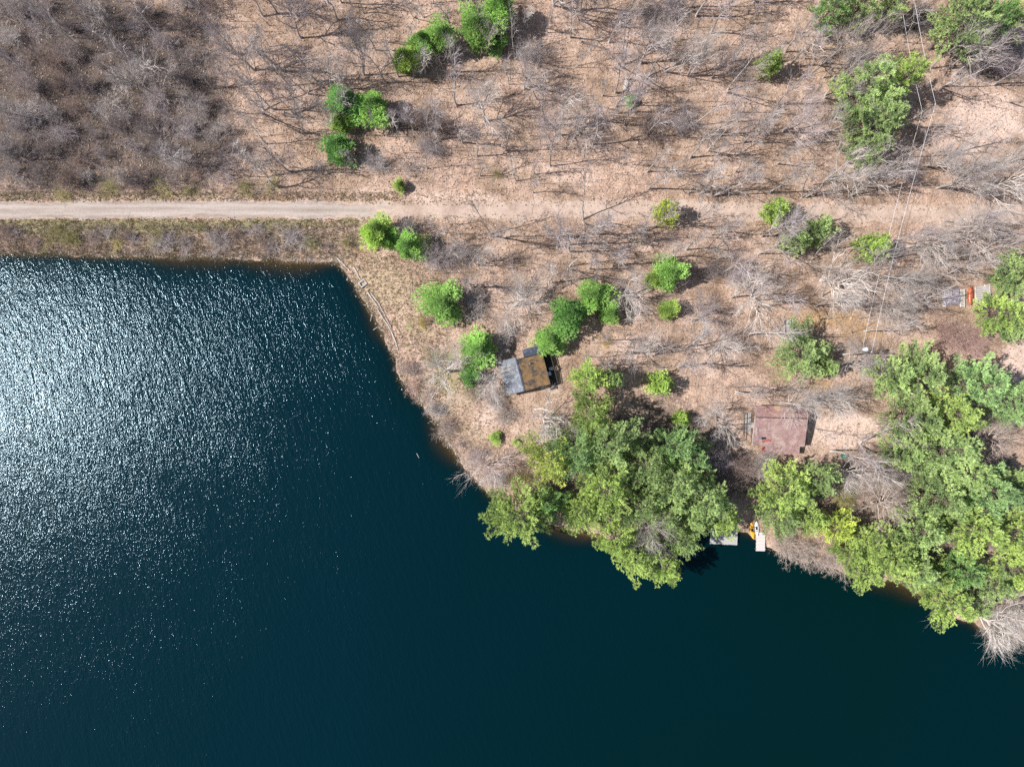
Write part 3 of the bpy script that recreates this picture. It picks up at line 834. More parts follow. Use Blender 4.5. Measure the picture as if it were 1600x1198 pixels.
# --- leafless trees that stand out: foot pixel, height, crown radius, shapes, tint, label
BT = [
 (757, 190, 11, 5.0, SPREAD, 0, PALE, 'pale bare tree with a fan shaped crown below the top evergreen cluster'),
 (820, 138, 9, 4.0, SPREAD, 3, GREY, 'many stemmed bare tree right of the fan shaped pale tree'),
 (567, 118, 15, 4.4, SPREAD, 1, GREY, 'tall thick bare tree with forked shadow left of the curved evergreen row'),
 (520, 141, 11, 4.4, SPREAD, 2, GREY, 'bare tree leaning up left, its foot at the dark evergreen above the trail'),
 (434, 22, 12, 3.6, SPREAD, 4, DARK, 'dark bare trunk at the top edge with its shadow to the right'),
 (397, 110, 13, 5.0, SPREAD, 0, GREY, 'dark limbed bare tree at the right border of the thicket'),
 (470, 60, 12, 4.6, SPREAD, 2, LAV, 'lavender grey bare tree between the thicket and the tall thick tree'),
 (460, 180, 9, 4.0, SPREAD, 5, LAV, 'grey bare tree left of the evergreen clump above the trail'),
 (702, 580, 8.5, 6.2, SPREAD, 4, PALE, 'wide bare tree seen from straight above left of the dark cabin'),
 (779, 592, 6.0, 4.4, SPREAD, 1, PALE, 'bare tree whose twigs lie over the left roof slope of the dark cabin'),
 (846, 648, 8, 5.4, SPREAD, 2, PALE, 'grey bare tree just below the dark cabin'),
 (768, 722, 7.5, 4.8, SPREAD, 0, (1.3, 1.16, 1.14), 'bare tree with pinkish twigs at the water left of the grove'),
 (800, 478, 9, 6.4, SPREAD, 1, PALE, 'large pale bare tree right of the round lone cedar'),
 (746, 414, 10, 3.2, SPREAD, 3, PALE, 'thin pale bare tree with long shadow lines below the trail'),
 (706, 388, 5, 2.4, SPREAD, 5, PALE, 'small forked pale tree above the lavender bush'),
 (1176, 462, 9, 5.6, SPREAD, 5, WHITE, 'whitish hazy bare tree left of the white spreading tree'),
 (1283, 438, 9, 7.0, SPREAD, 2, WHITE, 'white spreading bare tree with long limbs left of the lime young pine'),
 (1088, 500, 7, 4.4, SPREAD, 1, LAV, 'lavender bare tree right of the small bright cedar'),
 (985, 552, 9, 3.8, SPREAD, 4, GREY, 'thin bare tree in the open leaf covered clearing'),
 (972, 462, 9, 4.4, SPREAD, 3, PALE, 'pale crooked bare tree behind the cedar clump'),
 (1005, 820, 12, 5.4, SPREAD, 0, GREY, 'bare tree crown surrounded by the shore pines of the grove'),
 (1362, 786, 10, 6.0, SPREAD, 2, (1.15, 1.05, .98), 'bare tree fanning to the right at the edge of the right wood'),
 (1306, 730, 9, 4.6, SPREAD, 4, PALE, 'bare tree right of the bushy pine below the red brown roof'),
 (1218, 628, 12, 5.0, SPREAD, 1, PALE, 'bare tree whose limbs reach over the red brown roof'),
 (1262, 622, 12, 5.0, SPREAD, 0, PALE, 'long limbed bare tree right of the red brown roof'),
 (1118, 648, 9, 4.4, SPREAD, 5, PALE, 'bare tree left of the red brown roof'),
 (1512, 952, 9, 6.6, SPREAD, 0, WHITE, 'white bare tree hanging over the lake at lower right'),
 (1560, 930, 10, 5.6, SPREAD, 4, WHITE, 'white bare tree at the right edge above the overhanging one'),
 (1520, 690, 10, 5.0, SPREAD, 2, (1.2, 1.08, 1.04), 'bare tree in the gap of the right hand pine wood'),
 (1318, 568, 9, 5.2, SPREAD, 3, GREY, 'dead grey tree in the shadow of the bushy pine'),
 (1112, 548, 8, 4.4, SPREAD, 0, PALE, 'pale bare tree in the middle of the clearing above the red roof'),
 (1380, 436, 13, 4.2, SPREAD, 5, PALE, 'tall bare tree with long limbs streaking right, left of the stored boats'),
 (1368, 482, 11, 3.6, SPREAD, 3, PALE, 'tall bare tree below the streaking one, left of the stored boats'),
 (906, 206, 8, 4.2, SPREAD, 5, WHITE, 'crooked white bare tree in the upper wood left of the root stump'),
 (868, 210, 11, 4.4, SPREAD, 2, LAV, 'lavender bare tree left of the crooked white one in the upper wood'),
 (1000, 100, 11, 4.6, SPREAD, 0, GREY, 'grey bare tree above the root stump'),
 (1075, 118, 13, 3.8, SPREAD, 3, PALE, 'pale forked bare tree right of the root stump'),
 (905, 30, 10, 3.6, SPREAD, 5, DARK, 'dark crooked bare tree near the top edge, centre'),
 (1470, 290, 13, 5.2, SPREAD, 1, PALE, 'bare tree right of the wires just above the trail'),
 (1530, 300, 13, 5.2, SPREAD, 4, PALE, 'bare tree above the trail near the right edge'),
 (1490, 375, 12, 5.0, SPREAD, 0, PALE, 'bare tree below the trail near the right edge'),
 (1420, 385, 13, 5.0, SPREAD, 2, PALE, 'bare tree below the trail under the wires'),
 (1290, 280, 12, 4.8, SPREAD, 5, PALE, 'bare tree above the trail below the big pine group'),
 (1225, 205, 12, 4.6, SPREAD, 3, LAV, 'bare tree left of the big pine group'),
 (1440, 258, 11, 3.8, SPREAD, 1, GREY, 'bare tree in the shade right of the lowest pine of the big group'),
 (1480, 108, 13, 4.8, SPREAD, 4, PALE, 'bare tree between the big pine group and the top right pines'),
]
for (px, py, h, r, shapes, idx, tint, lab) in BT:
    put_tree('bare_tree', shapes, px, py, h, r, lab, 'tree', 'leafless trees', tint, 'base', tuple(min(1.3, c * 1.02) for c in tint), idx)

# --- distinct bushes: pixel, height, radius, tint, dense, label
BB = [
 (633, 362, 4.2, 2.9, GREY, 1, 'dark grey twiggy bush between the two bright evergreens below the trail'),
 (683, 405, 4.0, 3.9, LAV, 1, 'lavender grey twiggy bush right of the bright evergreens below the trail'),
 (712, 398, 3.5, 3.2, LAV, 1, 'right half of the lavender twiggy bush below the trail'),
 (650, 188, 3.6, 3.0, BROWN, 1, 'dark brown bush right of the evergreen clump above the trail'),
 (688, 205, 3.4, 3.2, BROWN, 1, 'dark brown bush next to the one by the evergreen clump'),
 (722, 212, 2.6, 2.4, DARK, 0, 'low dark bush at the right end of the brown bushes'),
 (670, 235, 3.4, 3.4, LAV, 1, 'grey bush below the dark brown bushes above the trail'),
 (590, 258, 3.0, 3.2, GREY, 1, 'grey bush below the evergreen clump above the trail'),
 (640, 262, 2.8, 2.8, GREY, 0, 'grey bush close above the trail right of the clump'),
 (828, 88, 4.2, 3.2, GREY, 1, 'dense grey bush above the many stemmed tree'),
 (1045, 18, 3.6, 4.2, LAV, 1, 'dark lavender bush near the top edge right of centre'),
 (1010, 30, 3.2, 3.4, DARK, 1, 'dark bush left of the lavender bush near the top edge'),
 (1015, 205, 3.2, 3.8, BROWN, 1, 'brown bush below the tiny round evergreen in the upper wood'),
 (1062, 198, 3.0, 3.6, LAV, 1, 'lavender bush right of the brown bush in the upper wood'),
 (1150, 735, 4.4, 4.4, (.66, .54, .52), 1, 'dense brown bush below left of the red brown roof'),
 (1188, 722, 3.8, 3.6, GREY, 1, 'grey bush right below the red brown roof'),
 (1118, 718, 3.6, 3.2, LAV, 1, 'grey bush beside the pines left of the brown bush'),
 (1478, 525, 4.4, 4.6, PINK, 1, 'pinkish red bush below the stored boats'),
 (1510, 540, 4.0, 4.2, PINK, 1, 'darker pinkish bush right of the other below the stored boats'),
 (1222, 848, 3.6, 3.8, (1.15, 1.05, .98), 1, 'pale twiggy shore bush right of the pale dock'),
 (1252, 858, 3.4, 3.6, (1.1, 1.0, .92), 1, 'second pale shore bush from the pale dock'),
 (1290, 868, 3.4, 3.8, (1.15, 1.04, .98), 1, 'third pale shore bush from the pale dock'),
 (1322, 880, 3.2, 3.4, (1.05, .98, .92), 1, 'fourth pale shore bush from the pale dock'),
 (1515, 75, 4.0, 3.6, DARK, 1, 'dark bush under the broad top right pine'),
 (1552, 108, 4.0, 4.2, (.7, .62, .7), 1, 'dark lavender bush at the right below the top right pines'),
 (1585, 98, 3.6, 3.4, GREY, 1, 'grey bush at the right edge below the top right pines'),
 (1425, 35, 3.6, 3.8, DARK, 1, 'dark bush left of the broad top right pine'),
 (1330, 95, 3.6, 3.2, GREY, 1, 'grey bush at the upper left of the big pine group'),
 (1410, 270, 3.6, 3.4, LAV, 1, 'grey bush below the utility pole'),
 (1150, 430, 3.6, 3.4, LAV, 1, 'lavender bush in the shadow right of the egg shaped cedar'),
 (1110, 425, 3.2, 3.0, DARK, 1, 'dark bush close right of the egg shaped cedar'),
 (660, 505, 1.6, 1.7, (1.0, .85, .28), 0, 'yellow olive low bush below the round lone cedar'),
 (673, 500, 1.3, 1.3, BROWN, 0, 'small brown bush right of the yellow olive one'),
 (650, 600, 2.2, 2.4, PINK, 0, 'pinkish twiggy bush on the bank left of the wide bare tree'),
 (668, 620, 2.0, 2.2, (1.1, .92, .86), 0, 'low pale bush on the bank below the pinkish one'),
 (720, 690, 2.2, 2.8, (1.0, .85, .8), 0, 'brownish low bush on the bank left of the tiny lime evergreen'),
 (945, 535, 1.3, 1.6, (1.1, .85, .3), 0, 'yellowish low bush right of the cabin clearing'),
 (1390, 745, 3.2, 3.2, GREY, 1, 'grey bush between the right wood and the fanned bare tree'),
 (1310, 775, 3.0, 3.0, OLIVE, 1, 'olive bush left of the fanned bare tree'),
 (1520, 925, 2.4, 2.6, OLIVE, 0, 'olive bush above the white overhanging tree'),
 (790, 520, 3.2, 3.0, GREY, 1, 'grey bush above the dark cabin'),
 (640, 578, 2.0, 2.4, (.95, .82, .78), 1, 'twiggy bush at the water above the pinkish bank bush'),
 (680, 640, 2.4, 2.8, GREY, 1, 'grey twiggy bush on the bank, third below the wide bare tree'),
 (700, 668, 2.4, 2.8, (.9, .8, .76), 1, 'grey brown bush at the water left of the tiny lime evergreen'),
 (742, 712, 2.6, 3.0, (1.05, .92, .88), 1, 'twiggy bush at the water left of the pinkish twigged tree'),
 (775, 745, 2.6, 3.2, GREY, 1, 'grey bush at the water below the pinkish twigged tree'),
 (742, 610, 2.2, 2.8, (.85, .78, .6), 1, 'olive grey bush below the wide bare tree'),
 (770, 625, 2.6, 3.0, GREY, 1, 'grey bush at the lower left corner of the dark cabin'),
 (790, 650, 2.2, 2.8, (.9, .84, .78), 1, 'grey bush between cabin corner and tiny lime evergreen'),
 (675, 560, 1.6, 2.4, OLIVE, 0, 'olive bush left of the wide bare tree'),
 (1545, 968, 3.2, 4.2, (1.15, 1.08, 1.0), 1, 'pale brush on the bank under the white overhanging tree'),
 (1588, 978, 3.0, 4.0, (1.15, 1.08, 1.0), 1, 'pale brush on the bank at the right edge'),
 (1430, 915, 2.4, 2.8, OLIVE, 1, 'olive brush on the bank between the right shore pines'),
 (1350, 888, 2.6, 3.0, (1.1, 1.0, .94), 1, 'fifth pale shore bush from the pale dock'),
 (720, 460, 2.6, 2.6, LAV, 0, 'grey bush touching the right side of the round lone cedar'),
 (745, 478, 2.8, 3.0, GREY, 1, 'grey bush between the round lone cedar and the large pale tree'),
 (862, 662, 2.8, 3.0, OLIVE, 1, 'olive grey bush at the foot of the bare tree below the cabin'),
 (812, 748, 2.6, 2.8, OLIVE, 1, 'olive bush on the bank above the leftmost shore pine'),
 # low olive bushes along the trail and the lake
 (425, 291, 1.8, 3.0, OLIVE, 0, 'olive bush on the upper trail verge below the evergreen clump'),
 (385, 293, 1.6, 2.2, OLIVE, 0, 'olive bush on the upper trail verge left of the larger one'),
 (300, 296, 1.6, 2.6, OLIVE, 0, 'olive bush on the upper verge under the thicket corner'),
 (262, 297, 1.6, 2.6, (.9, .85, .4), 0, 'yellowish olive bush on the upper verge below the thicket'),
 (175, 294, 1.7, 2.8, OLIVE, 0, 'olive bush on the upper verge, left half of the thicket'),
 (100, 306, 1.3, 2.0, (.95, .9, .45), 0, 'small yellowish bush on the upper verge at the left'),
 (775, 272, 1.6, 2.0, OLIVE, 0, 'small olive bush on the verge below the fan shaped tree'),
 (18, 364, 2.0, 2.8, BROWN, 0, 'brown bush on the bank at the left edge'),
 (82, 378, 1.8, 2.2, OLIVE, 0, 'olive bush on the lake bank second from the left edge'),
 (118, 374, 1.6, 2.2, OLIVE, 0, 'olive bush on the lake bank third from the left edge'),
 (186, 383, 1.2, 1.6, (1.1, 1.05, .4), 0, 'yellow green bush at the water below the trail'),
 (312, 356, 1.4, 1.5, OLIVE, 0, 'round olive bush just below the trail'),
 (350, 378, 1.8, 3.0, LAV, 0, 'lavender grey bush on the lake bank'),
 (455, 372, 1.9, 3.0, LAV, 0, 'grey bush on the lake bank left of the olive corner bush'),
 (487, 380, 2.4, 2.0, (.7, .72, .32), 0, 'olive bush on the bank at the lake corner'),
 (412, 380, 1.6, 2.4, BROWN, 0, 'brown bush on the bank in front of the lake corner'),
 (250, 382, 1.6, 2.6, GREY, 0, 'grey bush on the lake bank in mid left'),
 (545, 378, 2.0, 2.6, OLIVE, 0, 'grey olive bush left of the tall bright evergreen below the trail'),
]
for (px, py, h, r, tint, dense, lab) in BB:
    put_bush(px, py, h, r, lab, 'leafless bushes', tint, DENSE if dense else BUSHES)

# --- a row of low twiggy bushes along the left bank
for k in range(20):
    tint = rnd.choice([LAV, GREY, (.7, .62, .6), BROWN, OLIVE])
    put_bush(12 + k * 26 + rnd.uniform(-9, 9), rnd.uniform(360, 386), rnd.uniform(1.0, 2.0), rnd.uniform(1.5, 2.6), f'low twiggy bush, {["first", "second", "third", "fourth", "fifth", "sixth", "seventh", "eighth", "ninth", "tenth", "eleventh", "twelfth", "thirteenth", "fourteenth", "fifteenth", "sixteenth", "seventeenth", "eighteenth", "nineteenth", "twentieth"][k]} from left in the row on the lake bank', 'low bushes on the lake bank', tint)

# --- the thicket in the upper left corner: bush after bush
ORD = ['first', 'second', 'third', 'fourth', 'fifth', 'sixth', 'seventh', 'eighth', 'ninth', 'tenth', 'eleventh', 'twelfth', 'thirteenth', 'fourteenth', 'fifteenth', 'sixteenth',
       'seventeenth', 'eighteenth', 'nineteenth', 'twentieth'] + ['twenty-' + w for w in ('first', 'second', 'third', 'fourth', 'fifth', 'sixth', 'seventh', 'eighth', 'ninth')] + ['thirtieth'] + ['thirty-' + w for w in ('first', 'second', 'third', 'fourth', 'fifth', 'sixth', 'seventh', 'eighth', 'ninth')]
TH = []
rows = [(20, 330), (58, 345), (95, 330), (132, 330), (170, 345), (208, 372), (245, 395), (278, 380)]
TINTN = [(LAV, 'lavender grey'), (GREY, 'grey'), (BROWN, 'brown'), ((.78, .70, .70), 'brownish grey'), ((.70, .68, .45), 'olive'), (DARK, 'dark'), (PALE, 'pale')]
rown = ['topmost', 'second', 'third', 'fourth', 'fifth', 'sixth', 'seventh', 'lowest']
for ri, (ry, xmax) in enumerate(rows):
    xs = np.arange(8 + (ri % 2) * 20, xmax, 40)
    for k, x in enumerate(xs):
        tint, tn = TINTN[rnd.choices(range(7), [5, 6, 5, 5, 2, 4, 4])[0]]
        put_bush(x + rnd.uniform(-12, 12), ry + rnd.uniform(-13, 13), rnd.uniform(2.4, 4.6), rnd.uniform(2.3, 3.7),
                 f'{tn} bush, {ORD[k]} from left in the {rown[ri]} row of the corner thicket', 'bushes of the corner thicket', tint, DENSE if rnd.random() < .55 else BUSHES)

# --- trees of the open wood: scattered by zone, thin and tall
ZN = [  # x0, x1, y0, y1, how many, phrase
 (20, 200, -10, 285, 10, 'in the left half of the thicket'),
 (200, 365, -10, 285, 10, 'in the right half of the thicket'),
 (365, 520, -10, 295, 22, 'beside the thicket'),
 (520, 700, -10, 300, 24, 'in the wood near the evergreen clump'),
 (700, 880, -10, 305, 26, 'in the wood near the fan shaped tree'),
 (880, 1080, -10, 305, 34, 'in the wood near the root stump'),
 (1080, 1300, -10, 310, 46, 'in the wood left of the big pines'),
 (1300, 1460, 20, 315, 20, 'in the wood near the big pines'),
 (1460, 1600, 60, 315, 18, 'in the wood right of the pole'),
 (640, 860, 350, 450, 10, 'below the trail near the lavender bush'),
 (860, 1110, 345, 420, 22, 'below the trail above the cedar clump'),
 (1110, 1350, 345, 480, 20, 'near the white spreading tree'),
 (1350, 1600, 345, 520, 22, 'below the trail around the stored boats'),
 (900, 1200, 480, 640, 12, 'in the clearing right of the cabin'),
 (1200, 1400, 580, 720, 8, 'around the red brown roof'),
]
avoid = [(px, py, r * .8) for (px, py, r, *_) in EV] + [(820, 582, 52), (1213, 668, 52), (1510, 462, 42), (1470, 472, 60), (1230, 509, 18), (1540, 195, 45)]
cand = []
for zi, (x0, x1, y0, y1, n, ph) in enumerate(ZN):
    pts = []
    tries = 0
    while len(pts) < n and tries < 4000:
        tries += 1
        x, y = rnd.uniform(x0, x1), rnd.uniform(y0, y1)
        if 311 < y < 345: continue
        if any((x - a) ** 2 + (y - b) ** 2 < r * r for a, b, r in avoid): continue
        if any((x - a) ** 2 + (y - b) ** 2 < 15 * 15 for a, b, *_ in pts): continue
        if shore_dist(np.array([wp(x, y)[0]]), np.array([wp(x, y)[1]]))[0] < 2: continue
        slim = rnd.random() < .42
        i = rnd.randrange(len(SLIM if slim else POLES))
        pts.append((x, y, slim, i))
    NM = {False: ['tall straight', 'tall leaning', 'tall full crowned', 'tall twin stemmed', 'tall tilted', 'tall three stemmed', 'tall sparse', 'tall bent'],
          True: ['slim straight', 'slim leaning', 'slim twin stemmed', 'slim slanting']}
    byk = {}
    for p in sorted(pts): byk.setdefault((p[2], p[3]), []).append(p)
    for (slim, i), L in byk.items():
        for k, (x, y, _, _) in enumerate(L):
            tint = rnd.choice([GREY, GREY, PALE, LAV, LAV, (.8, .74, .72), (.88, .82, .8)])
            lab = f'{NM[slim][i]} bare tree {ph}'.replace('below the trail above','above').replace('below the trail near','near') + ('' if len(L) == 1 else f', {ORD[k]} from left')
            h = rnd.uniform(7, 11) if slim else rnd.uniform(11, 16.5)
            r = rnd.uniform(1.2, 2.1) if slim else rnd.uniform(2.0, 3.3)
            put_tree('bare_tree', SLIM if slim else POLES, x, y, h, r, lab, 'tree', 'thin leafless trees of the wood', tint, 'base', None, i)

# ------------------------------------------------------------------ ground cover nobody could count
ROOFS = [(820, 582, 50, 36, 0.25), (1213, 668, 46, 40, 0.0), (1510, 462, 44, 22, 0.0)]
def free_land(n, rng, x0, x1, y0, y1, trail_gap=1.8, dmin=0.4):
    """random points on dry land inside a photo rectangle, off the trail and out of the houses"""
    px = rng.uniform(x0, x1, n); py = rng.uniform(y0, y1, n)
    f = S * (CAM_H - 1.2) / CAM_H
    X = (px - 800) * f; Y = (599 - py) * f
    gap = trail_gap * np.clip(1 - (px - 560) / 420, .34, 1)          # the trail is overgrown further right
    ok = (shore_dist(X, Y) > dmin) & (np.abs(Y - trail_y(X)) > gap)
    for cx, cy, rx, ry, _ in ROOFS:
        ok &= ((px - cx) / rx) ** 4 + ((py - cy) / ry) ** 4 > 1
    X, Y = X[ok], Y[ok]
    return X, Y, height(X, Y), px[ok], py[ok]

def make_litter():
    rng = np.random.default_rng(21)
    X, Y, Z, px, py = free_land(105000, rng, -40, 1640, -40, 1010, 1.3, .2)
    n = len(X)
    s = rng.uniform(.05, .17, n)
    az = rng.uniform(0, 6.28, n)
    a = np.stack([np.cos(az), np.sin(az), rng.normal(0, .45, n)], 1) * s[:, None]
    b = np.stack([-np.sin(az), np.cos(az), rng.normal(0, .45, n)], 1) * (s * rng.uniform(.4, .9, n))[:, None]
    O = np.stack([X, Y, Z + .05 + .4 * s], 1)
    V = np.stack([O - a, O - b, O + a, O + b], 1).reshape(-1, 3)
    B = Buf(); i = np.arange(n)[:, None] * 4
    B.add(V, i + np.array([[0, 1, 2, 3]]), np.clip(rng.normal(.52, .26, n), 0, 1))
    tag(link('leaf_litter', B.mesh('leaf_litter', M['litter'])), 'dry tan and brown fallen leaves covering the forest floor', 'leaves', None, 'stuff')
make_litter()

def make_sticks():
    rng = np.random.default_rng(22)
    X, Y, Z, px, py = free_land(16000, rng, -40, 1640, -40, 1000, 2.0, .3)
    n = len(X)
    az = rng.uniform(0, 6.28, n); ln = rng.uniform(.5, 1.0, n) ** 2 * 2.6 + .3
    D = np.stack([np.cos(az), np.sin(az), rng.uniform(-.02, .22, n)], 1)
    B = Buf(); B.cones(np.stack([X, Y, Z + .06], 1), D, ln, rng.uniform(.012, .032, n), rng.uniform(0, 1, n))
    o = link('fallen_twigs', B.mesh('fallen_twigs', M['twig'])); o.color = (.85, .8, .8, 1)
    tag(o, 'fallen sticks and twigs scattered over the forest floor', 'twigs', None, 'stuff')
make_sticks()

def make_brush():
    rng = np.random.default_rng(23)
    B = Buf()
    for (n, x0, x1, y0, y1, hm) in [(3600, -40, 1640, -40, 306, 1.4), (1200, 640, 1640, 346, 520, 1.3), (900, 840, 1420, 500, 720, 1.2), (700, 1100, 1640, 640, 960, 1.2),
                                    (2000, -20, 560, 352, 402, 1.15), (700, -20, 520, 290, 312, .9), (2200, -20, 370, -20, 300, 1.9), (350, 530, 800, 420, 760, .7)]:
        X, Y, Z, px, py = free_land(n, rng, x0, x1, y0, y1, 2.2, .2)
        # leave the sunny openings clear
        op = blob_weight(X, Y, ZONES['pale'] + [(620, 450, 50, 40, .9)])
        k = rng.uniform(0, 1, len(X)) > op * .95
        X, Y, Z = X[k], Y[k], Z[k]
        m = 7
        o = np.repeat(np.stack([X, Y, Z - .03], 1), m, 0); nn = len(o)
        h = np.repeat(hm * rng.uniform(.35, 1.25, len(X)), m) * rng.uniform(.5, 1.1, nn)
        d = np.stack([rng.normal(0, .42, nn), rng.normal(0, .42, nn), np.ones(nn)], 1)
        tone = np.repeat(rng.uniform(0, 1, len(X)), m)
        B.cones(o, d, h, .010, tone)
        # side twigs
        t = rng.uniform(.3, .9, nn)[:, None]
        dn = d / np.linalg.norm(d, axis=1)[:, None]
        B.cones(o + dn * h[:, None] * t, dn + rng.normal(0, .6, (nn, 3)), h * .5, .007, tone)
    for (n, x0, x1, y0, y1) in [(620, 340, 1640, -40, 300), (330, 640, 1640, 350, 500), (90, 880, 1300, 480, 640), (60, 1300, 1640, 560, 900)]:
        X, Y, Z, px, py = free_land(n, rng, x0, x1, y0, y1, 2.4, 1.0)
        op = blob_weight(X, Y, ZONES['pale'])
        k = rng.uniform(0, 1, len(X)) > op
        X, Y, Z = X[k], Y[k], Z[k]; n = len(X)
        o = np.stack([X, Y, Z - .05], 1); h = rng.uniform(2.5, 7.5, n)
        d = np.stack([rng.normal(0, .10, n), rng.normal(0, .10, n), np.ones(n)], 1); dn = d / np.linalg.norm(d, axis=1)[:, None]
        tone = rng.uniform(0, 1, n)
        B.cones(o, d, h, .026 + h * .007, tone)
        m = 9
        t = np.tile(np.linspace(.35, .95, m), n)[:, None]
        oo = np.repeat(o, m, 0) + np.repeat(dn * h[:, None], m, 0) * t
        dd = np.repeat(dn, m, 0) * .9 + rng.normal(0, .55, (n * m, 3)); hh = np.repeat(h, m) * (1.1 - t[:, 0]) * .42 + .2
        B.cones(oo, dd, hh, .011, np.repeat(tone, m))
        dd2 = dd / np.linalg.norm(dd, axis=1)[:, None]
        for _ in range(3):
            B.cones(oo + dd2 * (hh * rng.uniform(.3, .8, n * m))[:, None], dd2 + rng.normal(0, .4, (n * m, 3)), hh * .55, .007, np.repeat(tone, m))
    o = link('undergrowth', B.mesh('undergrowth', M['twig'])); o.color = (.98, .90, .89, 1)
    tag(o, 'thin leafless saplings and brush between the trees', 'undergrowth', None, 'stuff')
make_brush()

def make_grass():
    rng = np.random.default_rng(24)
    B = Buf()
    for (n, x0, x1, y0, y1, hm, c0) in [(5200, -30, 560, 343, 402, .42, .35), (1600, -30, 620, 300, 314, .35, .35), (4200, 520, 700, 400, 620, .40, .6), (1500, 620, 800, 590, 780, .4, .6), (1500, 560, 760, 300, 420, .3, .55)]:
        X, Y, Z, px, py = free_land(n, rng, x0, x1, y0, y1, 1.18, -.1)
        m = 5
        o = np.repeat(np.stack([X, Y, Z], 1), m, 0) + rng.normal(0, .09, (len(X) * m, 3)) * [1, 1, 0]
        nn = len(o)
        d = np.stack([rng.normal(0, .55, nn), rng.normal(0, .55, nn), np.ones(nn)], 1)
        B.blades(o, d, hm * rng.uniform(.5, 1.3, nn), .07, rng, np.clip(np.repeat(rng.normal(c0, .25, len(X)), m), 0, 1))
    # straw fringe right at the water
    k = 2600
    t = rng.uniform(0, 1, k)
    seg = np.array([wp(*p) for p in SHORE[2:26]])
    L = np.concatenate([[0], np.cumsum(np.linalg.norm(np.diff(seg, axis=0), axis=1))])
    q = t * L[-1]
    X = np.interp(q, L, seg[:, 0]) + rng.normal(0, .45, k); Y = np.interp(q, L, seg[:, 1]) + rng.normal(.1, .45, k)
    o = np.repeat(np.stack([X, Y, np.maximum(height(X, Y), -.25)], 1), 4, 0) + rng.normal(0, .1, (k * 4, 3)) * [1, 1, 0]
    nn = len(o)
    B.blades(o, np.stack([rng.normal(0, .6, nn), rng.normal(0, .6, nn), np.ones(nn)], 1), rng.uniform(.3, .8, nn), .05, rng, rng.uniform(.3, 1, nn))
    o = link('dry_grass', B.mesh('dry_grass', M['straw']))
    tag(o, 'dry straw coloured grass on the verges and along the water', 'grass', None, 'stuff')
make_grass()

# ------------------------------------------------------------------ buildings
def mat_shingle(name, c1, c2, patch, pc, rough, spec=.5, pscale=.8, plo=.45, phi=.6):
    """asphalt shingles in courses, with worn or leaf-covered patches"""
    m, nt, p, out = nodes_of(name)
    tc = N(nt, 'ShaderNodeTexCoord').outputs['Object']
    br = N(nt, 'ShaderNodeTexBrick')
    br.inputs['Scale'].default_value = 1.0
    br.inputs['Brick Width'].default_value = .9; br.inputs['Row Height'].default_value = .24
    br.inputs['Mortar Size'].default_value = .018
    br.inputs['Color1'].default_value = (*c1, 1); br.inputs['Color2'].default_value = (*c2, 1)
    br.inputs['Mortar'].default_value = tuple(x * .5 for x in c2) + (1,)
    nt.links.new(tc, br.inputs['Vector'])
    nf = noise_n(nt, 5, 5, .7, tc); npch = noise_n(nt, pscale, 5, .65, tc, .6)
    fr = ramp_n(nt, nf.outputs[0], [(.3, (.6, .6, .6)), (.5, (1, 1, 1)), (.72, (1.35, 1.3, 1.3))]).outputs[0]
    c = mix_n(nt, .9, br.outputs[0], fr, 'MULTIPLY')
    pc2 = mix_n(nt, .9, pc, fr, 'MULTIPLY')
    f = ramp_n(nt, npch.outputs[0], [(plo, (0, 0, 0)), (phi, (1, 1, 1))]).outputs[0]
    f = math_n(nt, 'MULTIPLY', f, patch)
    nt.links.new(mix_n(nt, f, c, pc2), p.inputs['Base Color'])
    nt.links.new(math_n(nt, 'ADD', math_n(nt, 'MULTIPLY', f, .9 - rough), rough, True), p.inputs['Roughness'])
    p.inputs['Specular IOR Level'].default_value = spec
    b = N(nt, 'ShaderNodeBump'); b.inputs['Strength'].default_value = .5; b.inputs['Distance'].default_value = .02
    nt.links.new(nf.outputs[0], b.inputs['Height']); nt.links.new(b.outputs[0], p.inputs['Normal'])
    return m
M['slate_w'] = mat_shingle('blue_grey_shingles', (.035, .046, .072), (.055, .07, .098), .85, (.30, .32, .35), .50, .45, 1.0, .47, .60)
M['slate_e'] = mat_shingle('leaf_covered_shingles', (.085, .07, .06), (.055, .05, .05), .95, (.25, .145, .06), .6, .4, 1.1, .38, .58)
M['slate_p'] = mat_shingle('dark_porch_shingles', (.035, .05, .085), (.05, .06, .08), .5, (.14, .16, .20), .5, .45, 1.2, .5, .62)
M['red_roof'] = mat_shingle('red_brown_shingles', (.33, .205, .19), (.28, .17, .16), .8, (.41, .31, .275), .7, .3, .7, .45, .65)
M['red_roof_leaf'] = mat_shingle('red_brown_shingles_with_leaves', (.34, .20, .185), (.30, .175, .165), .9, (.44, .28, .17), .75, .3, .6, .5, .62)
M['trim_pale'] = mat_plain('pale_trim', (.55, .50, .46), (.40, .36, .33), 6, .7)
M['glass'] = mat_plain('window_glass', (.03, .04, .05), (.02, .03, .04), 3, .08, 0, .6)
M['board_brown'] = mat_plain('brown_board_siding', (.20, .125, .095), (.14, .085, .065), 5, .8, .004)
M['red'] = mat_plain('red_plastic', (.42, .05, .045), (.33, .04, .035), 4, .5, 0, .4)
M['redpatch'] = mat_plain('faded_red_shingles', (.36, .10, .09), (.28, .09, .08), 4, .8, 0, .2)
M['orange'] = mat_plain('orange_red_hull', (.44, .115, .05), (.36, .085, .04), 5, .4, 0, .5)
M['yellow'] = mat_plain('yellow_plastic', (.75, .40, .02), (.66, .33, .015), 4, .4, 0, .5)
M['white'] = mat_plain('white_painted', (.72, .71, .70), (.58, .57, .57), 5, .5, 0, .4)
M['greenp'] = mat_plain('dark_green_plastic', (.02, .13, .085), (.015, .10, .065), 4, .45, 0, .5)
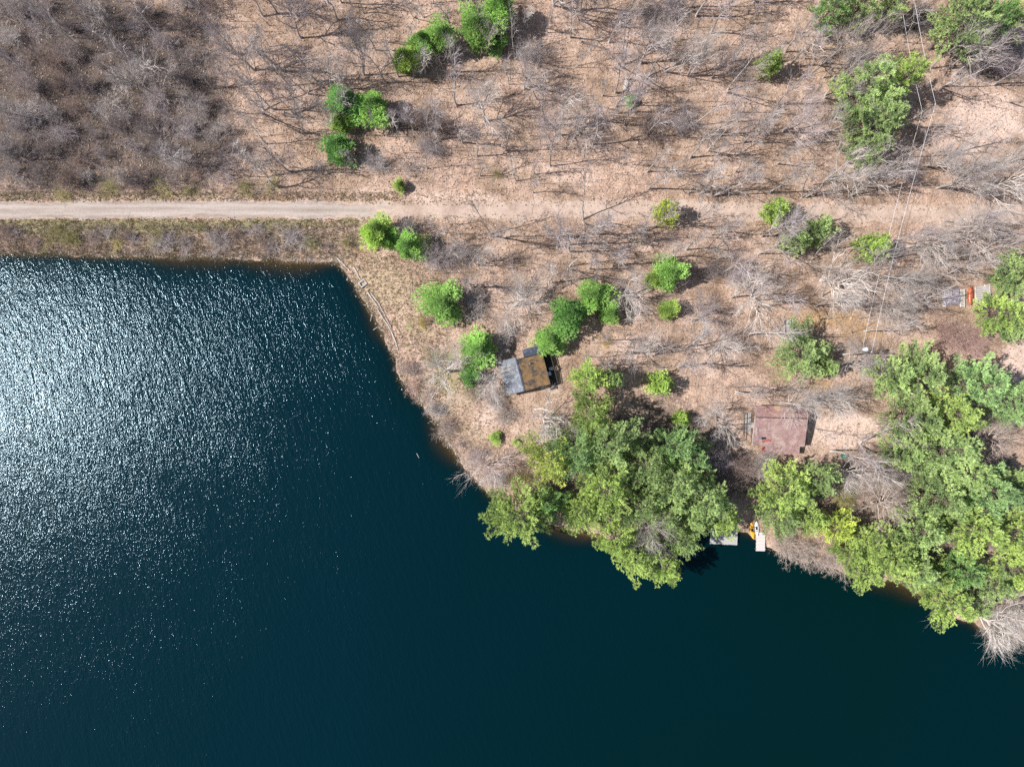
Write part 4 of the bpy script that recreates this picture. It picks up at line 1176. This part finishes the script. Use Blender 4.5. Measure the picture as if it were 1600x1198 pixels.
M['bluep'] = mat_plain('blue_plastic', (.05, .18, .33), (.04, .14, .27), 4, .45, 0, .5)
M['tarp'] = mat_plain('grey_lavender_tarp', (.42, .37, .41), (.30, .25, .29), 2.2, .6, .05, .3)
M['metal'] = mat_plain('galvanised_metal', (.62, .62, .63), (.5, .5, .52), 6, .35, 0, .5, 4, .8)
M['wire'] = mat_plain('aluminium_wire', (.80, .80, .82), (.7, .7, .72), 3, .45, 0, .5)
M['polewood'] = mat_plain('pole_wood', (.46, .42, .39), (.33, .30, .28), 7, .85, .005)
M['black'] = mat_plain('black_plastic', (.015, .015, .018), (.01, .01, .012), 4, .5)

def root(name, loc, rz, label, cat, group=None):
    e = bpy.data.objects.new(name, None); e.empty_display_size = .3; col.objects.link(e)
    e.location = loc; e.rotation_euler = (0, 0, rz)
    return tag(e, label, cat, group)

def part(name, parent, mat, fn, smooth=False):
    b = Buf(); fn(b)
    return link(name, b.mesh(name, mat, smooth), parent)

def slab(b, pts, th):
    """a sloping slab from its four upper corners"""
    P = np.array(pts, float); Q = P - [0, 0, th]
    b.add(np.concatenate([Q, P]), [[0, 3, 2, 1], [4, 5, 6, 7], [0, 1, 5, 4], [1, 2, 6, 5], [2, 3, 7, 6], [3, 0, 4, 7]])

def plank_row(parent, name, mat, n, x0, x1, y0, y1, z, th, gap, across='x', seed=1):
    """n planks side by side, sharing one shape, each its own part"""
    r_ = random.Random(seed)
    w = ((x1 - x0) if across == 'x' else (y1 - y0)) / n
    d = (w - gap, y1 - y0, th) if across == 'x' else (x1 - x0, w - gap, th)
    b = Buf(); b.box((0, 0, 0), d); me = b.mesh(name, mat)
    for i in range(n):
        o = link(name, me, parent)
        c = (i + .5) * w
        o.location = (x0 + c, (y0 + y1) / 2 + r_.uniform(-.03, .03), z + r_.uniform(-.006, .006)) if across == 'x' else ((x0 + x1) / 2 + r_.uniform(-.03, .03), y0 + c, z + r_.uniform(-.006, .006))
        o.rotation_euler = (0, 0, r_.uniform(-.006, .006))

def window(parent, c, w, h, axis_):
    o = part('window', parent, M['trim_pale'], lambda b: [b.box((c[0] + (dx if axis_ == 'x' else 0), c[1] + (dx if axis_ == 'y' else 0), c[2] + dz),
             ((sx if axis_ == 'x' else .09), (sx if axis_ == 'y' else .09), sz)) for dx, dz, sx, sz in ((0, h / 2, w + .14, .09), (0, -h / 2, w + .14, .09), (-w / 2, 0, .09, h - .09), (w / 2, 0, .09, h - .09))])
    part('pane', o, M['glass'], lambda b: b.box(c, (w - .09, .04, h - .09) if axis_ == 'x' else (.04, w - .09, h - .09)))

def make_dark_cabin():
    x, y, z = at(819, 583)
    z -= .05
    t = root('cabin', (x, y, z), R_(14.5), 'small dark cabin with blue grey and leaf covered roof near the lake shore', 'cabin')
    X0, X1, Y0, Y1 = -3.45, 3.35, -2.5, 2.5
    XR, ZE0, ZR, ZE1 = -.75, 2.45, 3.45, 2.6
    def wall(b):
        P = [(X0, Y0, 0), (X1, Y0, 0), (X1, Y1, 0), (X0, Y1, 0), (X0, Y0, ZE0 - .05), (X1, Y0, ZE1 - .05), (X1, Y1, ZE1 - .05), (X0, Y1, ZE0 - .05), (XR, Y0, ZR - .15), (XR, Y1, ZR - .15)]
        b.add(P, [[0, 1, 5, 4], [1, 2, 6, 5], [2, 3, 7, 6], [3, 0, 4, 7]]); b.add(P, [[4, 5, 8], [6, 7, 9]])
    part('wall', t, M['wood_dark'], wall)
    o = .38
    sl0 = (ZR - ZE0) / (XR - X0); sl1 = (ZR - ZE1) / (X1 - XR)
    part('roof', t, M['slate_w'], lambda b: slab(b, [(X0 - o, Y0 - o, ZE0 - sl0 * o), (XR, Y0 - o, ZR), (XR, Y1 + o, ZR), (X0 - o, Y1 + o, ZE0 - sl0 * o)], .12))['label'] = 'blue grey sun facing roof slope'
    part('roof', t, M['slate_e'], lambda b: slab(b, [(XR + .003, Y0 - o, ZR), (X1 + o, Y0 - o, ZE1 - sl1 * o), (X1 + o, Y1 + o - .5, ZE1 - sl1 * o), (XR + .003, Y1 + o - .5, ZR)], .12))['label'] = 'rust coloured leaf covered roof slope'
    part('ridge_cap', t, M['slate_p'], lambda b: b.box((XR, 0, ZR + .02), (.26, Y1 - Y0 + 2 * o + .04, .07)))
    part('porch_roof', t, M['slate_p'], lambda b: slab(b, [(.6, Y1 - .10, 2.45), (X1 + .75, Y1 - .10, 2.40), (X1 + .75, Y1 + 1.35, 2.05), (.6, Y1 + 1.35, 2.10)], .09))
    for px_ in (.75, X1 + .6):
        part('post', t, M['wood_dark'], lambda b: b.box((px_, Y1 + 1.2, 1.0), (.1, .1, 2.0)))
    d = part('door', t, M['board_brown'], lambda b: b.box((X1 + .02, .4, 1.05), (.06, .9, 2.0)))
    part('handle', d, M['metal'], lambda b: b.box((X1 + .08, .05, 1.05), (.05, .05, .12)))
    window(t, (X1 + .03, -1.4, 1.5), 1.0, .8, 'y'); window(t, (X0 - .03, 0, 1.5), 1.4, .9, 'y'); window(t, (-1.5, Y0 - .03, 1.5), 1.0, .8, 'x'); window(t, (1.5, Y0 - .03, 1.5), 1.0, .8, 'x')
    part('chimney', t, M['metal'], lambda b: b.tube([(1.2, 1.3, 2.8), (1.2, 1.3, 3.7)], [.11, .11], 10))
    # deck on the right
    plank_row(t, 'deck_plank', M['wood_dark'], 9, X1 + .12, X1 + 1.75, -3.3, 2.2, .42, .05, .025, 'x', 3)
    for yy in (-3.1, -1.0, 1.0, 2.05):
        part('deck_post', t, M['wood_dark'], lambda b: b.box((X1 + 1.70, yy, .55), (.1, .1, 1.2)))
    part('railing', t, M['wood_dark'], lambda b: (b.box((X1 + 1.70, -.52, 1.19), (.13, 5.3, .06)), b.box((X1 + 1.70, -.52, .75), (.05, 5.3, .08))))
    part('step', t, M['wood_dark'], lambda b: b.box((X1 + .9, -3.65, .2), (1.2, .55, .3)))
    return t
make_dark_cabin()

def small_box(name, px, py, dz, d, rz, mat, lid, label, cat):
    x, y, z = at(px, py)
    t = root(name, (x, y, z + dz), rz, label, cat)
    part('body', t, mat, lambda b: b.box((0, 0, d[2] / 2), d))
    part('lid', t, lid, lambda b: b.box((0, 0, d[2] + .035), (d[0] + .06, d[1] + .06, .07)))
    return t
small_box('storage_box', 861, 576, .45, (.75, .5, .5), R_(14), M['trim_pale'], M['trim_pale'], 'pale box on the shaded deck of the dark cabin', 'box')
small_box('storage_box', 857.5, 584, .45, (.6, .55, .4), R_(20), M['wood_grey'], M['metal'], 'grey box below the pale one on the cabin deck', 'box')
x, y, z = at(868, 576)
t = root('side_table', (x, y, z), R_(30), 'small square brown table beside the cabin deck', 'table')
part('table_top', t, M['wood_brown'], lambda b: b.box((0, 0, .72), (.85, .75, .05)))
for sx in (-1, 1):
    for sy in (-1, 1):
        part('leg', t, M['wood_brown'], lambda b: b.box((sx * .36, sy * .3, .345), (.06, .06, .69)))

def make_red_house():
    x, y = wp(1213, 668, 2.2); z = hz(x, y) - .05
    t = root('cottage', (x, y, z), R_(-1.5), 'cottage with a red brown shingle roof above the docks', 'cottage')
    X0, X1, Y0, Y1 = -4.0, 4.0, -2.6, 3.3
    YR, ZR, ZN, ZS = 1.75, 3.3, 2.75, 2.35
    def wall(b):
        P = [(X0, Y0, 0), (X1, Y0, 0), (X1, Y1, 0), (X0, Y1, 0), (X0, Y0, ZS - .08), (X1, Y0, ZS - .08), (X1, Y1, ZN - .08), (X0, Y1, ZN - .08), (X0, YR, ZR - .16), (X1, YR, ZR - .16)]
        b.add(P, [[0, 1, 5, 4], [1, 2, 6, 5], [2, 3, 7, 6], [3, 0, 4, 7]]); b.add(P, [[5, 6, 9], [7, 4, 8]])
    part('wall', t, M['board_brown'], wall)
    o = .4
    part('roof', t, M['red_roof_leaf'], lambda b: slab(b, [(X0 - o, YR + .003, ZR), (X1 + o, YR + .003, ZR), (X1 + o, Y1 + o, ZN - .15), (X0 - o, Y1 + o, ZN - .15)], .12))['label'] = 'narrow far roof slope with orange leaves'
    part('roof', t, M['red_roof'], lambda b: slab(b, [(X0 - o, Y0 - o, ZS - .1), (X1 + o - .1, Y0 - o, ZS - .1), (X1 + o - .1, YR, ZR), (X0 - o, YR, ZR)], .12))
    part('ridge_cap', t, M['wood_dark'], lambda b: b.box((0, YR, ZR + .01), (X1 - X0 + 2 * o - .1, .16, .05)))
    part('porch_roof', t, M['red_roof'], lambda b: slab(b, [(X0 + 1.75, Y0 - 1.75, 2.0), (X1 - .45, Y0 - 1.75, 2.0), (X1 - .45, Y0 - o + .12, 2.20), (X0 + 1.75, Y0 - o + .12, 2.20)], .08))
    for xx in (X0 + 1.9, -.3, X1 - .6):
        part('post', t, M['trim_pale'], lambda b: b.box((xx, Y0 - 1.6, .98), (.1, .1, 1.96)))
    part('fascia', t, M['trim_pale'], lambda b: b.box((X0 - o - .04, Y0 + 2.15, 2.72), (.06, 5.0, .14), rx=math.atan2(ZR - ZS + .1, YR - Y0 + o)))
    part('roof_patch', t, M['redpatch'], lambda b: b.box((-1.95, -2.05, 2.56), (.95, .42, .03), rx=.2))['label'] = 'bright red patch on the roof'
    part('roof_patch', t, M['redpatch'], lambda b: b.box((-2.75, -2.25, 2.52), (.4, .5, .03), rx=.2))['label'] = 'small bright red patch on the roof'
    v = part('roof_vent', t, M['metal'], lambda b: b.box((-3.35, -1.75, 2.75), (.42, .4, .3)))
    part('flue', t, M['black'], lambda b: b.tube([(-2.8, -1.72, 2.5), (-2.8, -1.72, 3.05)], [.16, .16], 10))
    part('antenna', t, M['wire'], lambda b: (b.tube([(X0 - .3, -.6, 2.6), (X0 - .3, -.6, 3.6)], [.025, .025], 5), b.tube([(X0 - .3, -1.3, 3.55), (X0 - .3, .1, 3.55)], [.02, .02], 4)))
    d = part('door', t, M['trim_pale'], lambda b: b.box((X0 - .02, .3, 1.25), (.06, .9, 2.0)))
    part('handle', d, M['metal'], lambda b: b.box((X0 - .08, -.05, 1.2), (.05, .05, .12)))
    window(t, (-1.2, Y0 - .03, 1.5), 1.6, .9, 'x'); window(t, (2.0, Y0 - .03, 1.5), 1.4, .9, 'x'); window(t, (X1 + .03, .5, 1.5), 1.4, .9, 'y'); window(t, (0, Y1 + .03, 1.6), 1.2, .8, 'x'); window(t, (X0 - .03, -1.6, 1.6), 1.0, .8, 'y')
    plank_row(t, 'deck_plank', M['wood_grey'], 8, X0 - 1.5, X0 - .1, -2.4, 2.4, .30, .05, .02, 'x', 6)
    for yy in (-2.3, 0, 2.3):
        part('deck_post', t, M['wood_brown'], lambda b: b.box((X0 - 1.55, yy, .55), (.1, .1, 1.3)))
    part('railing', t, M['wood_brown'], lambda b: (b.box((X0 - 1.55, 0, 1.23), (.12, 4.8, .06)), b.box((X0 - 1.55, 0, .8), (.05, 4.7, .07))))
    return t
make_red_house()

# red plastic chair in front of the cottage
x, y, z = at(1192, 701)
t = root('garden_chair', (x, y, z), R_(35), 'red plastic chair at the lower left corner of the red brown roof', 'chair')
part('seat', t, M['red'], lambda b: b.box((0, 0, .42), (.6, .6, .06)))
part('backrest', t, M['red'], lambda b: b.box((0, .33, .74), (.6, .06, .68), rx=-.25))
for sx in (-1, 1):
    part('armrest', t, M['red'], lambda b: b.box((sx * .34, 0, .62), (.1, .6, .05)))
    for sy in (-1, 1):
        part('leg', t, M['red'], lambda b: b.box((sx * .27, sy * .25, .195), (.06, .06, .39)))

# green bin
def lathe(b, prof, n=14, c=(0, 0)):
    th = np.arange(n) * 2 * math.pi / n
    V = np.concatenate([np.stack([c[0] + r * np.cos(th), c[1] + r * np.sin(th), np.full(n, z_)], 1) for r, z_ in prof])
    F = [[i * n + k, i * n + (k + 1) % n, (i + 1) * n + (k + 1) % n, (i + 1) * n + k] for i in range(len(prof) - 1) for k in range(n)]
    b.add(V, F)
x, y, z = at(1317, 712)
t = root('compost_bin', (x, y, z), 0, 'dark green round bin under the bare tree right of the red roof', 'bin')
part('body', t, M['greenp'], lambda b: lathe(b, [(.46, 0), (.42, .45), (.36, .85), (.36, .851)]), True)
part('lid', t, M['greenp'], lambda b: lathe(b, [(.40, .86), (.40, .92), (.22, .99), (.02, 1.0)]), True)

# picnic table
x, y, z = at(1230, 510)
t = root('picnic_table', (x, y, z), R_(3), 'weathered picnic table above the bushy pine', 'picnic table')
plank_row(t, 'tabletop_plank', M['wood_grey'], 5, -.40, .40, -1.05, 1.05, .75, .045, .02, 'x', 8)
for sx in (-1, 1):
    part('bench', t, M['wood_grey'], lambda b: b.box((sx * .74, 0, .44), (.28, 2.1, .045)))
    for sy in (-1, 1):
        part('leg', t, M['wood_brown'], lambda b: b.tube([(sx * .62, sy * .75, 0), (sx * .2, sy * .75, .72)], [.05, .05], 4))
for sy in (-1, 1):
    part('cross_beam', t, M['wood_brown'], lambda b: b.box((0, sy * .80, .39), (1.5, .05, .09)))

# ------------------------------------------------------------------ docks and boats
def dock(cx, cy, w, l, rz, n, mat, label, across, z=.38, seed=1):
    x, y = wp(cx, cy, z)
    t = root('dock', (x, y, 0), rz, label, 'dock')
    plank_row(t, 'plank', mat, n, -w / 2, w / 2, -l / 2, l / 2, z, .05, .02, across, seed)
    for s_ in (-1, 1):
        part('joist', t, M['wood_brown'], lambda b: b.box((s_ * (w / 2 - .12), 0, z - .11), (.07, l - .1, .15)) if across == 'y' else b.box((0, s_ * (l / 2 - .12), z - .11), (w - .1, .07, .15)))
        for q in (-1, 1):
            part('post', t, M['wood_brown'], lambda b: b.tube([(s_ * (w / 2 + .06), q * (l / 2 - .3), -1.0), (s_ * (w / 2 + .06), q * (l / 2 - .3), z + .12)], [.06, .06], 6))
dock(1131, 838, 4.7, 2.7, R_(-3), 16, M['wood_grey'], 'grey floating dock half hidden under pine branches', 'x', .38, 31)
dock(1188.5, 846, 1.55, 3.2, R_(-1), 13, mat_plain('pale_dock_wood', (.62, .56, .53), (.50, .45, .42), 7, .8, .003), 'pale narrow dock right of the kayaks', 'y', .42, 32)

def hull_mesh(b, L, w, h, n=15, m=9, keel_up=False, pow_=.55):
    V = []
    for i in range(n):
        t = i / (n - 1); s_ = max(math.sin(math.pi * t), 0) ** pow_
        rise = .35 * h * abs(2 * t - 1) ** 3
        for k in range(m):
            a = math.pi * k / (m - 1)
            V.append((w / 2 * s_ * math.cos(a) + 0, (t - .5) * L, rise + (h * s_ * math.sin(a) if keel_up else h - h * s_ * math.sin(a) * .95 - .03)))
    F = [[i * m + k, i * m + k + 1, (i + 1) * m + k + 1, (i + 1) * m + k] for i in range(n - 1) for k in range(m - 1)]
    if keel_up: F = [f[::-1] for f in F]
    b.add(V, F)

def kayak(cx, cy, rz, mat, L, w, label):
    x, y, z = at(cx, cy)
    t = root('kayak', (x, y, max(z, .02) + .02), rz, label, 'kayak', 'kayaks by the pale dock')
    part('hull', t, mat, lambda b: hull_mesh(b, L, w, .28), True)
    def deck(b):
        V, F, n = [], [], 15
        for i in range(n):
            q = i / (n - 1); s_ = max(math.sin(math.pi * q), 0) ** .55; rise = .28 * .35 * abs(2 * q - 1) ** 3
            for u in (-1, -.5, 0, .5, 1):
                V.append((w / 2 * s_ * u * .985, (q - .5) * L, rise + .262 + .07 * (1 - u * u)))
        for i in range(n - 1):
            for k in range(4):
                if 6 <= i <= 8 and k in (1, 2): continue
                F.append([i * 5 + k, i * 5 + k + 1, (i + 1) * 5 + k + 1, (i + 1) * 5 + k])
        b.add(V, F)
    part('deck', t, mat, deck, True)
    part('seat', t, M['black'], lambda b: (b.box((0, .05, .12), (w * .45, .4, .05)), b.box((0, .28, .25), (w * .42, .05, .25))))
kayak(1174.5, 828, R_(7), M['yellow'], 2.9, .78, 'yellow kayak lying on the shore left of the pale dock')
kayak(1181.5, 825, R_(3), M['white'], 2.6, .74, 'white kayak lying between the yellow kayak and the pale dock')

x, y, z = at(1514, 462)
t = root('canoe', (x, y, z + .32), R_(-2), 'overturned orange red canoe on low trestles at the right', 'canoe')
part('hull', t, M['orange'], lambda b: hull_mesh(b, 3.3, .95, .42, 17, 9, True, .5), True)
part('keel', t, M['red'], lambda b: b.box((0, 0, .43), (.05, 2.4, .03)))
x2, y2, z2 = at(1514, 462)
for q in (-1, 1):
    r_ = root('trestle', (x2 + .03 * q, y2 + q * .8, z2), 0, 'low wooden trestle under the %s end of the orange red canoe' % ('upper' if q > 0 else 'lower'), 'trestle')
    part('beam', r_, M['wood_grey'], lambda b: b.box((0, 0, .26), (1.1, .1, .1)))
    for s_ in (-1, 1):
        part('leg', r_, M['wood_grey'], lambda b: b.box((s_ * .45, 0, .105), (.09, .09, .21)))

def rack(cx, cy, w, l, rz, n, mat, label):
    x, y, z = at(cx, cy)
    t = root('dock_section', (x, y, z), rz, label, 'dock section', 'stored dock sections')
    plank_row(t, 'plank', mat, n, -w / 2, w / 2, -l / 2, l / 2, .27, .04, .09, 'y', int(cx))
    for s_ in (-1, 1):
        part('frame_rail', t, M['white'], lambda b: b.box((s_ * (w / 2 - .04), 0, .145), (.08, l, .2)))
rack(1503, 466, .7, 3.0, 0, 9, M['trim_pale'], 'narrow pale dock section left of the orange red canoe')
rack(1530, 461, 1.5, 2.9, R_(2), 8, M['wood_grey'], 'weathered dock section right of the orange red canoe')
rack(1542, 460, .9, 3.3, R_(2), 10, M['trim_pale'], 'pale dock section at the far right of the stored boats')
rack(1474, 467, .5, 2.8, R_(4), 8, M['white'], 'thin white dock section left of the grey tarp')
x, y, z = at(1487, 464)
t = root('tarp_covered_pile', (x, y, z), R_(2), 'grey lavender tarp spread over a low pile beside the canoe', 'tarp')
def tarp(b):
    n = 13; rng = np.random.default_rng(3)
    V = []
    for i in range(n):
        for j in range(n):
            u, v = i / (n - 1) * 2 - 1, j / (n - 1) * 2 - 1
            e = max(abs(u), abs(v))
            V.append((u * 1.35 + rng.normal(0, .02), v * 1.4 + rng.normal(0, .02), (.75 - .12 * u) * (1 - max(0, e - .72) / .28 * .92) + rng.normal(0, .022)))
    F = [[i * n + j, (i + 1) * n + j, (i + 1) * n + j + 1, i * n + j + 1] for i in range(n - 1) for j in range(n - 1)]
    b.add(V, F)
part('tarp', t, M['tarp'], tarp)
part('pile', t, M['wood_brown'], lambda b: (b.box((0, 0, .22), (1.7, 1.8, .40)),))
small_box('storage_box', 1533, 482, 0, (.6, .5, .42), R_(20), M['bluep'], M['bluep'], 'blue plastic box below the pale dock sections', 'box')
small_box('wooden_crate', 1447, 463, 0, (.9, .9, .6), R_(5), M['wood_brown'], M['wood_brown'], 'square brown crate left of the grey tarp', 'crate')

# square timber frame on the lake shore
x, y, z = at(567, 443)
t = root('timber_frame', (x, y, max(z, .1)), R_(-52), 'square pale timber frame lying on the lake shore', 'frame')
for a_, (px_, py_, dx, dy) in enumerate([(-.42, 0, .2, 1.25), (.42, 0, .2, 1.25), (0, .53, .64, .19), (0, -.53, .64, .19)]):
    part('board', t, M['wood_grey'], lambda b: b.box((px_, py_, .16), (dx, dy, .2)))

# ------------------------------------------------------------------ power line
def utility_pole(px, py, h, arm_rz, label, transformer=False):
    x, y, z = at(px, py)
    t = root('utility_pole', (x, y, z - .2), 0, label, 'utility pole')
    part('pole', t, M['polewood'], lambda b: b.tube([(0, 0, 0), (0, 0, h * .5), (0, 0, h + .2)], [.17, .145, .115], 9), True)
    a = part('insulator', t, M['white'], lambda b: b.tube([(0, 0, h + .2), (0, 0, h + .42)], [.06, .04], 7))
    ca, sa = math.cos(arm_rz), math.sin(arm_rz)
    br = part('bracket', t, M['metal'], lambda b: b.box((ca * .16, sa * .16, h - 2.9), (.22, .1, .1), arm_rz))
    if transformer:
        c = part('transformer', t, M['white'], lambda b: lathe(b, [(.02, h - 1.95), (.27, h - 1.94), (.29, h - 1.8), (.29, h - 1.0), (.25, h - .92), (.02, h - .90)], 12, (ca * .48, sa * .48)), True)
        part('mount', c, M['metal'], lambda b: b.box((ca * .18, sa * .18, h - 1.4), (.14, .1, .5), arm_rz))
    return Vector((x, y, z))
p1 = utility_pole(1405, 200, 10.0, R_(120), 'grey utility pole standing in the shade right of the big pine group')
p2 = utility_pole(1313, 554, 10.2, R_(100), 'utility pole with white transformer above the right hand wood', True)
p3 = utility_pole(1366, -8, 10.0, R_(120), 'utility pole beyond the top edge carrying the two wires')
def wire(a, b_, sag, label, r=.020, group='power line wires', name='power_wire', cat='wire'):
    pts = [a.lerp(b_, i / 16) - Vector((0, 0, sag * 4 * (i / 16) * (1 - i / 16))) for i in range(17)]
    B = Buf(); B.tube([tuple(p) for p in pts], [r] * 17, 5)
    tag(link(name, B.mesh(name, M['wire'], True)), label, cat, group)
up = lambda p, h: p + Vector((0, 0, h))
wire(up(p1, 10.2), up(p2, 10.4), .9, 'higher right hand wire running from the shaded pole down to the transformer pole')
wire(up(p1, 7.0) + Vector((-.2, .1, 0)), up(p2, 7.2), .8, 'lower left hand wire running from the shaded pole to the transformer pole')
wire(up(p1, 10.2), up(p3, 10.2), .5, 'higher wire from the shaded pole up past the top edge')
wire(up(p1, 7.0) + Vector((-.2, .1, 0)), up(p3, 7.0), .5, 'lower wire from the shaded pole up past the top edge')
ax, ay, az = at(1500, 201)
wire(up(p1, 9.5) + Vector((.1, 0, 0)), Vector((ax, ay, az)), 0, 'upper guy wire running right from the shaded pole', .016, 'guy wires', 'guy_wire')
wire(up(p1, 8.6) + Vector((.1, 0, 0)), Vector((ax - .3, ay + .1, az)), 0, 'lower guy wire running right from the shaded pole', .016, 'guy wires', 'guy_wire')

# ------------------------------------------------------------------ logs, stump, stones
def log(pts, r, label, tint, seed, cat='log', water=False, branches=0, group='fallen logs', name='log'):
    rng = np.random.default_rng(seed)
    P = []
    for (px, py) in pts:
        x, y, z = at(px, py)
        P.append((x, y, (z if not water else .02) + r * .7))
    P = np.array(P)
    n = 7
    s_ = np.linspace(0, 1, n) * (len(P) - 1)
    Q = np.stack([np.interp(s_, np.arange(len(P)), P[:, k]) for k in range(3)], 1) + rng.normal(0, r * .25, (n, 3)) * [1, 1, .3]
    B = Buf(); B.tube(Q, r * np.linspace(1.1, .65, n), 7, rng.uniform(.3, .8))
    for i in range(branches):
        t_ = rng.uniform(.3, .95); q, d = along(Q, t_)
        B.cones([q], [perp_dir(d, rng.uniform(.5, 1.0), rng.uniform(0, 3.1)) * [1, 1, .5]], [rng.uniform(.5, 1.6)], [r * .3], .6)
    o = link(name, B.mesh('log', M['bark'], True)); o.color = (*tint, 1)
    tag(o, label, cat, group)
L_ = [
 ([(524, 401), (535, 411), (546, 422)], .14, 'pale log lying at the lake corner above the timber frame', PALE),
 ([(553, 417), (558, 427), (563, 437)], .13, 'short pale log just above the timber frame', PALE),
 ([(574, 455), (584, 470), (592, 482)], .13, 'pale shore log just below the timber frame', WHITE),
 ([(579, 456), (592, 475), (602, 492)], .12, 'inner pale shore log parallel to the one below the frame', PALE),
 ([(590, 482), (599, 498), (610, 514)], .13, 'middle pale shore log between frame and bank bend', PALE),
 ([(600, 489), (608, 506), (614, 518)], .11, 'inner middle pale log of the shore log row', GREY),
 ([(611, 516), (617, 530), (622, 546)], .13, 'lowest pale shore log of the row', PALE),
 ([(445, 180), (458, 182), (472, 184)], .30, 'short dark log left of the evergreen clump', DARK),
 ([(1040, 267), (1056, 269)], .26, 'short pale log above the trail in the upper wood', WHITE),
 ([(1058, 269), (1100, 273), (1140, 278)], .16, 'long grey log right of the short pale one', GREY),
 ([(908, 66), (930, 72), (948, 78)], .16, 'dark log in the upper wood above the crooked white tree', DARK),
 ([(966, 158), (976, 153), (985, 149)], .22, 'pale log lying below the root stump', WHITE),
 ([(1015, 72), (1035, 78), (1062, 84)], .15, 'thin grey log above right of the root stump', GREY),
 ([(880, 372), (868, 380), (800, 398)], .12, 'long thin log below the trail in mid picture', BROWN),
 ([(878, 450), (905, 437), (930, 432)], .14, 'dark log above the cedar clump', DARK),
 ([(1265, 588), (1240, 600), (1222, 612)], .13, 'pale log above the red brown roof', PALE),
 ([(1330, 520), (1350, 513), (1372, 500)], .12, 'dark log below the wires right of the bushy pine', BROWN),
 ([(1395, 470), (1430, 478), (1475, 482)], .14, 'long log in front of the tarp', BROWN),
 ([(830, 640), (848, 638), (866, 644)], .16, 'white log at the foot of the bare tree below the cabin', WHITE),
 ([(760, 440), (780, 448)], .12, 'short log below the thin pale tree', BROWN),
]
for i, (pts, r, lab, tint) in enumerate(L_):
    log(pts, r, lab, tint, 500 + i, branches=2 if r < .2 else 0)
for i, (pts, lab) in enumerate([([(579, 502), (582, 488)], 'broken branch standing in the water below the frame'), ([(583, 516), (590, 511)], 'floating branch off the shore, left one'),
                                ([(595, 517), (603, 508)], 'floating branch off the shore, right one'), ([(651, 708), (655, 715)], 'lone floating branch off the bank'), ([(574, 481), (580, 470)], 'branch reaching into the water below the frame')]):
    log(pts, .06, lab, PALE, 560 + i, 'branch', True, 1, 'branches in the water', 'branch')

def stump():
    x, y, z = at(978, 130)
    t = root('root_stump', (x, y, z), 0, 'upturned grey root stump in the upper wood', 'stump')
    rng = np.random.default_rng(77)
    b = Buf(); b.tube([(-.3, -1.6, .3), (-.1, -.7, .4), (.1, .1, .55)], [.32, .40, .55], 9, .5)
    o = link('trunk', b.mesh('trunk', M['bark'], True), t)
    for i in range(11):
        a = i * 6.28 / 11 + rng.normal(0, .2); 
        d = np.array([math.cos(a), .35 + rng.normal(0, .2), math.sin(a)])
        P = limb(rng, (.1 + .3 * math.cos(a), .15, .6 + .3 * math.sin(a)), d, rng.uniform(.6, 1.5), 4, .25, 0)
        P[:, 2] = np.maximum(P[:, 2], .05)
        b = Buf(); b.tube(P, np.linspace(.13, .03, 5), 5, .4)
        link('root', b.mesh('root', M['bark'], True), t).color = (.6, .55, .55, 1)
stump()

def make_stones():
    rng = np.random.default_rng(41)
    B = Buf()
    bm_v = np.array([[1, 0, 0], [-1, 0, 0], [0, 1, 0], [0, -1, 0], [0, 0, 1], [0, 0, -1]], float)
    bm_f = np.array([[0, 2, 4], [2, 1, 4], [1, 3, 4], [3, 0, 4], [2, 0, 5], [1, 2, 5], [3, 1, 5], [0, 3, 5]])
    seg = np.array([wp(*p) for p in SHORE[2:26]])
    L = np.concatenate([[0], np.cumsum(np.linalg.norm(np.diff(seg, axis=0), axis=1))])
    for i in range(1500):
        q = rng.uniform(0, L[-1])
        x = np.interp(q, L, seg[:, 0]) + rng.normal(0, .35); y = np.interp(q, L, seg[:, 1]) + rng.normal(.25, .3)
        s_ = rng.uniform(.06, .2) * (1.6 if rng.random() < .1 else 1)
        a = rng.uniform(0, 6.28); ca, sa = math.cos(a), math.sin(a)
        V = bm_v * [s_ * rng.uniform(.8, 1.4), s_, s_ * rng.uniform(.5, .8)] * rng.uniform(.8, 1.15, (6, 1))
        V = np.stack([V[:, 0] * ca - V[:, 1] * sa + x, V[:, 0] * sa + V[:, 1] * ca + y, V[:, 2] + max(hz(x, y), -.05) + .03], 1)
        B.add(V, bm_f)
    tag(link('shore_stones', B.mesh('shore_stones', M['stone'])), 'small grey stones along the water line', 'stones', None, 'stuff')
make_stones()
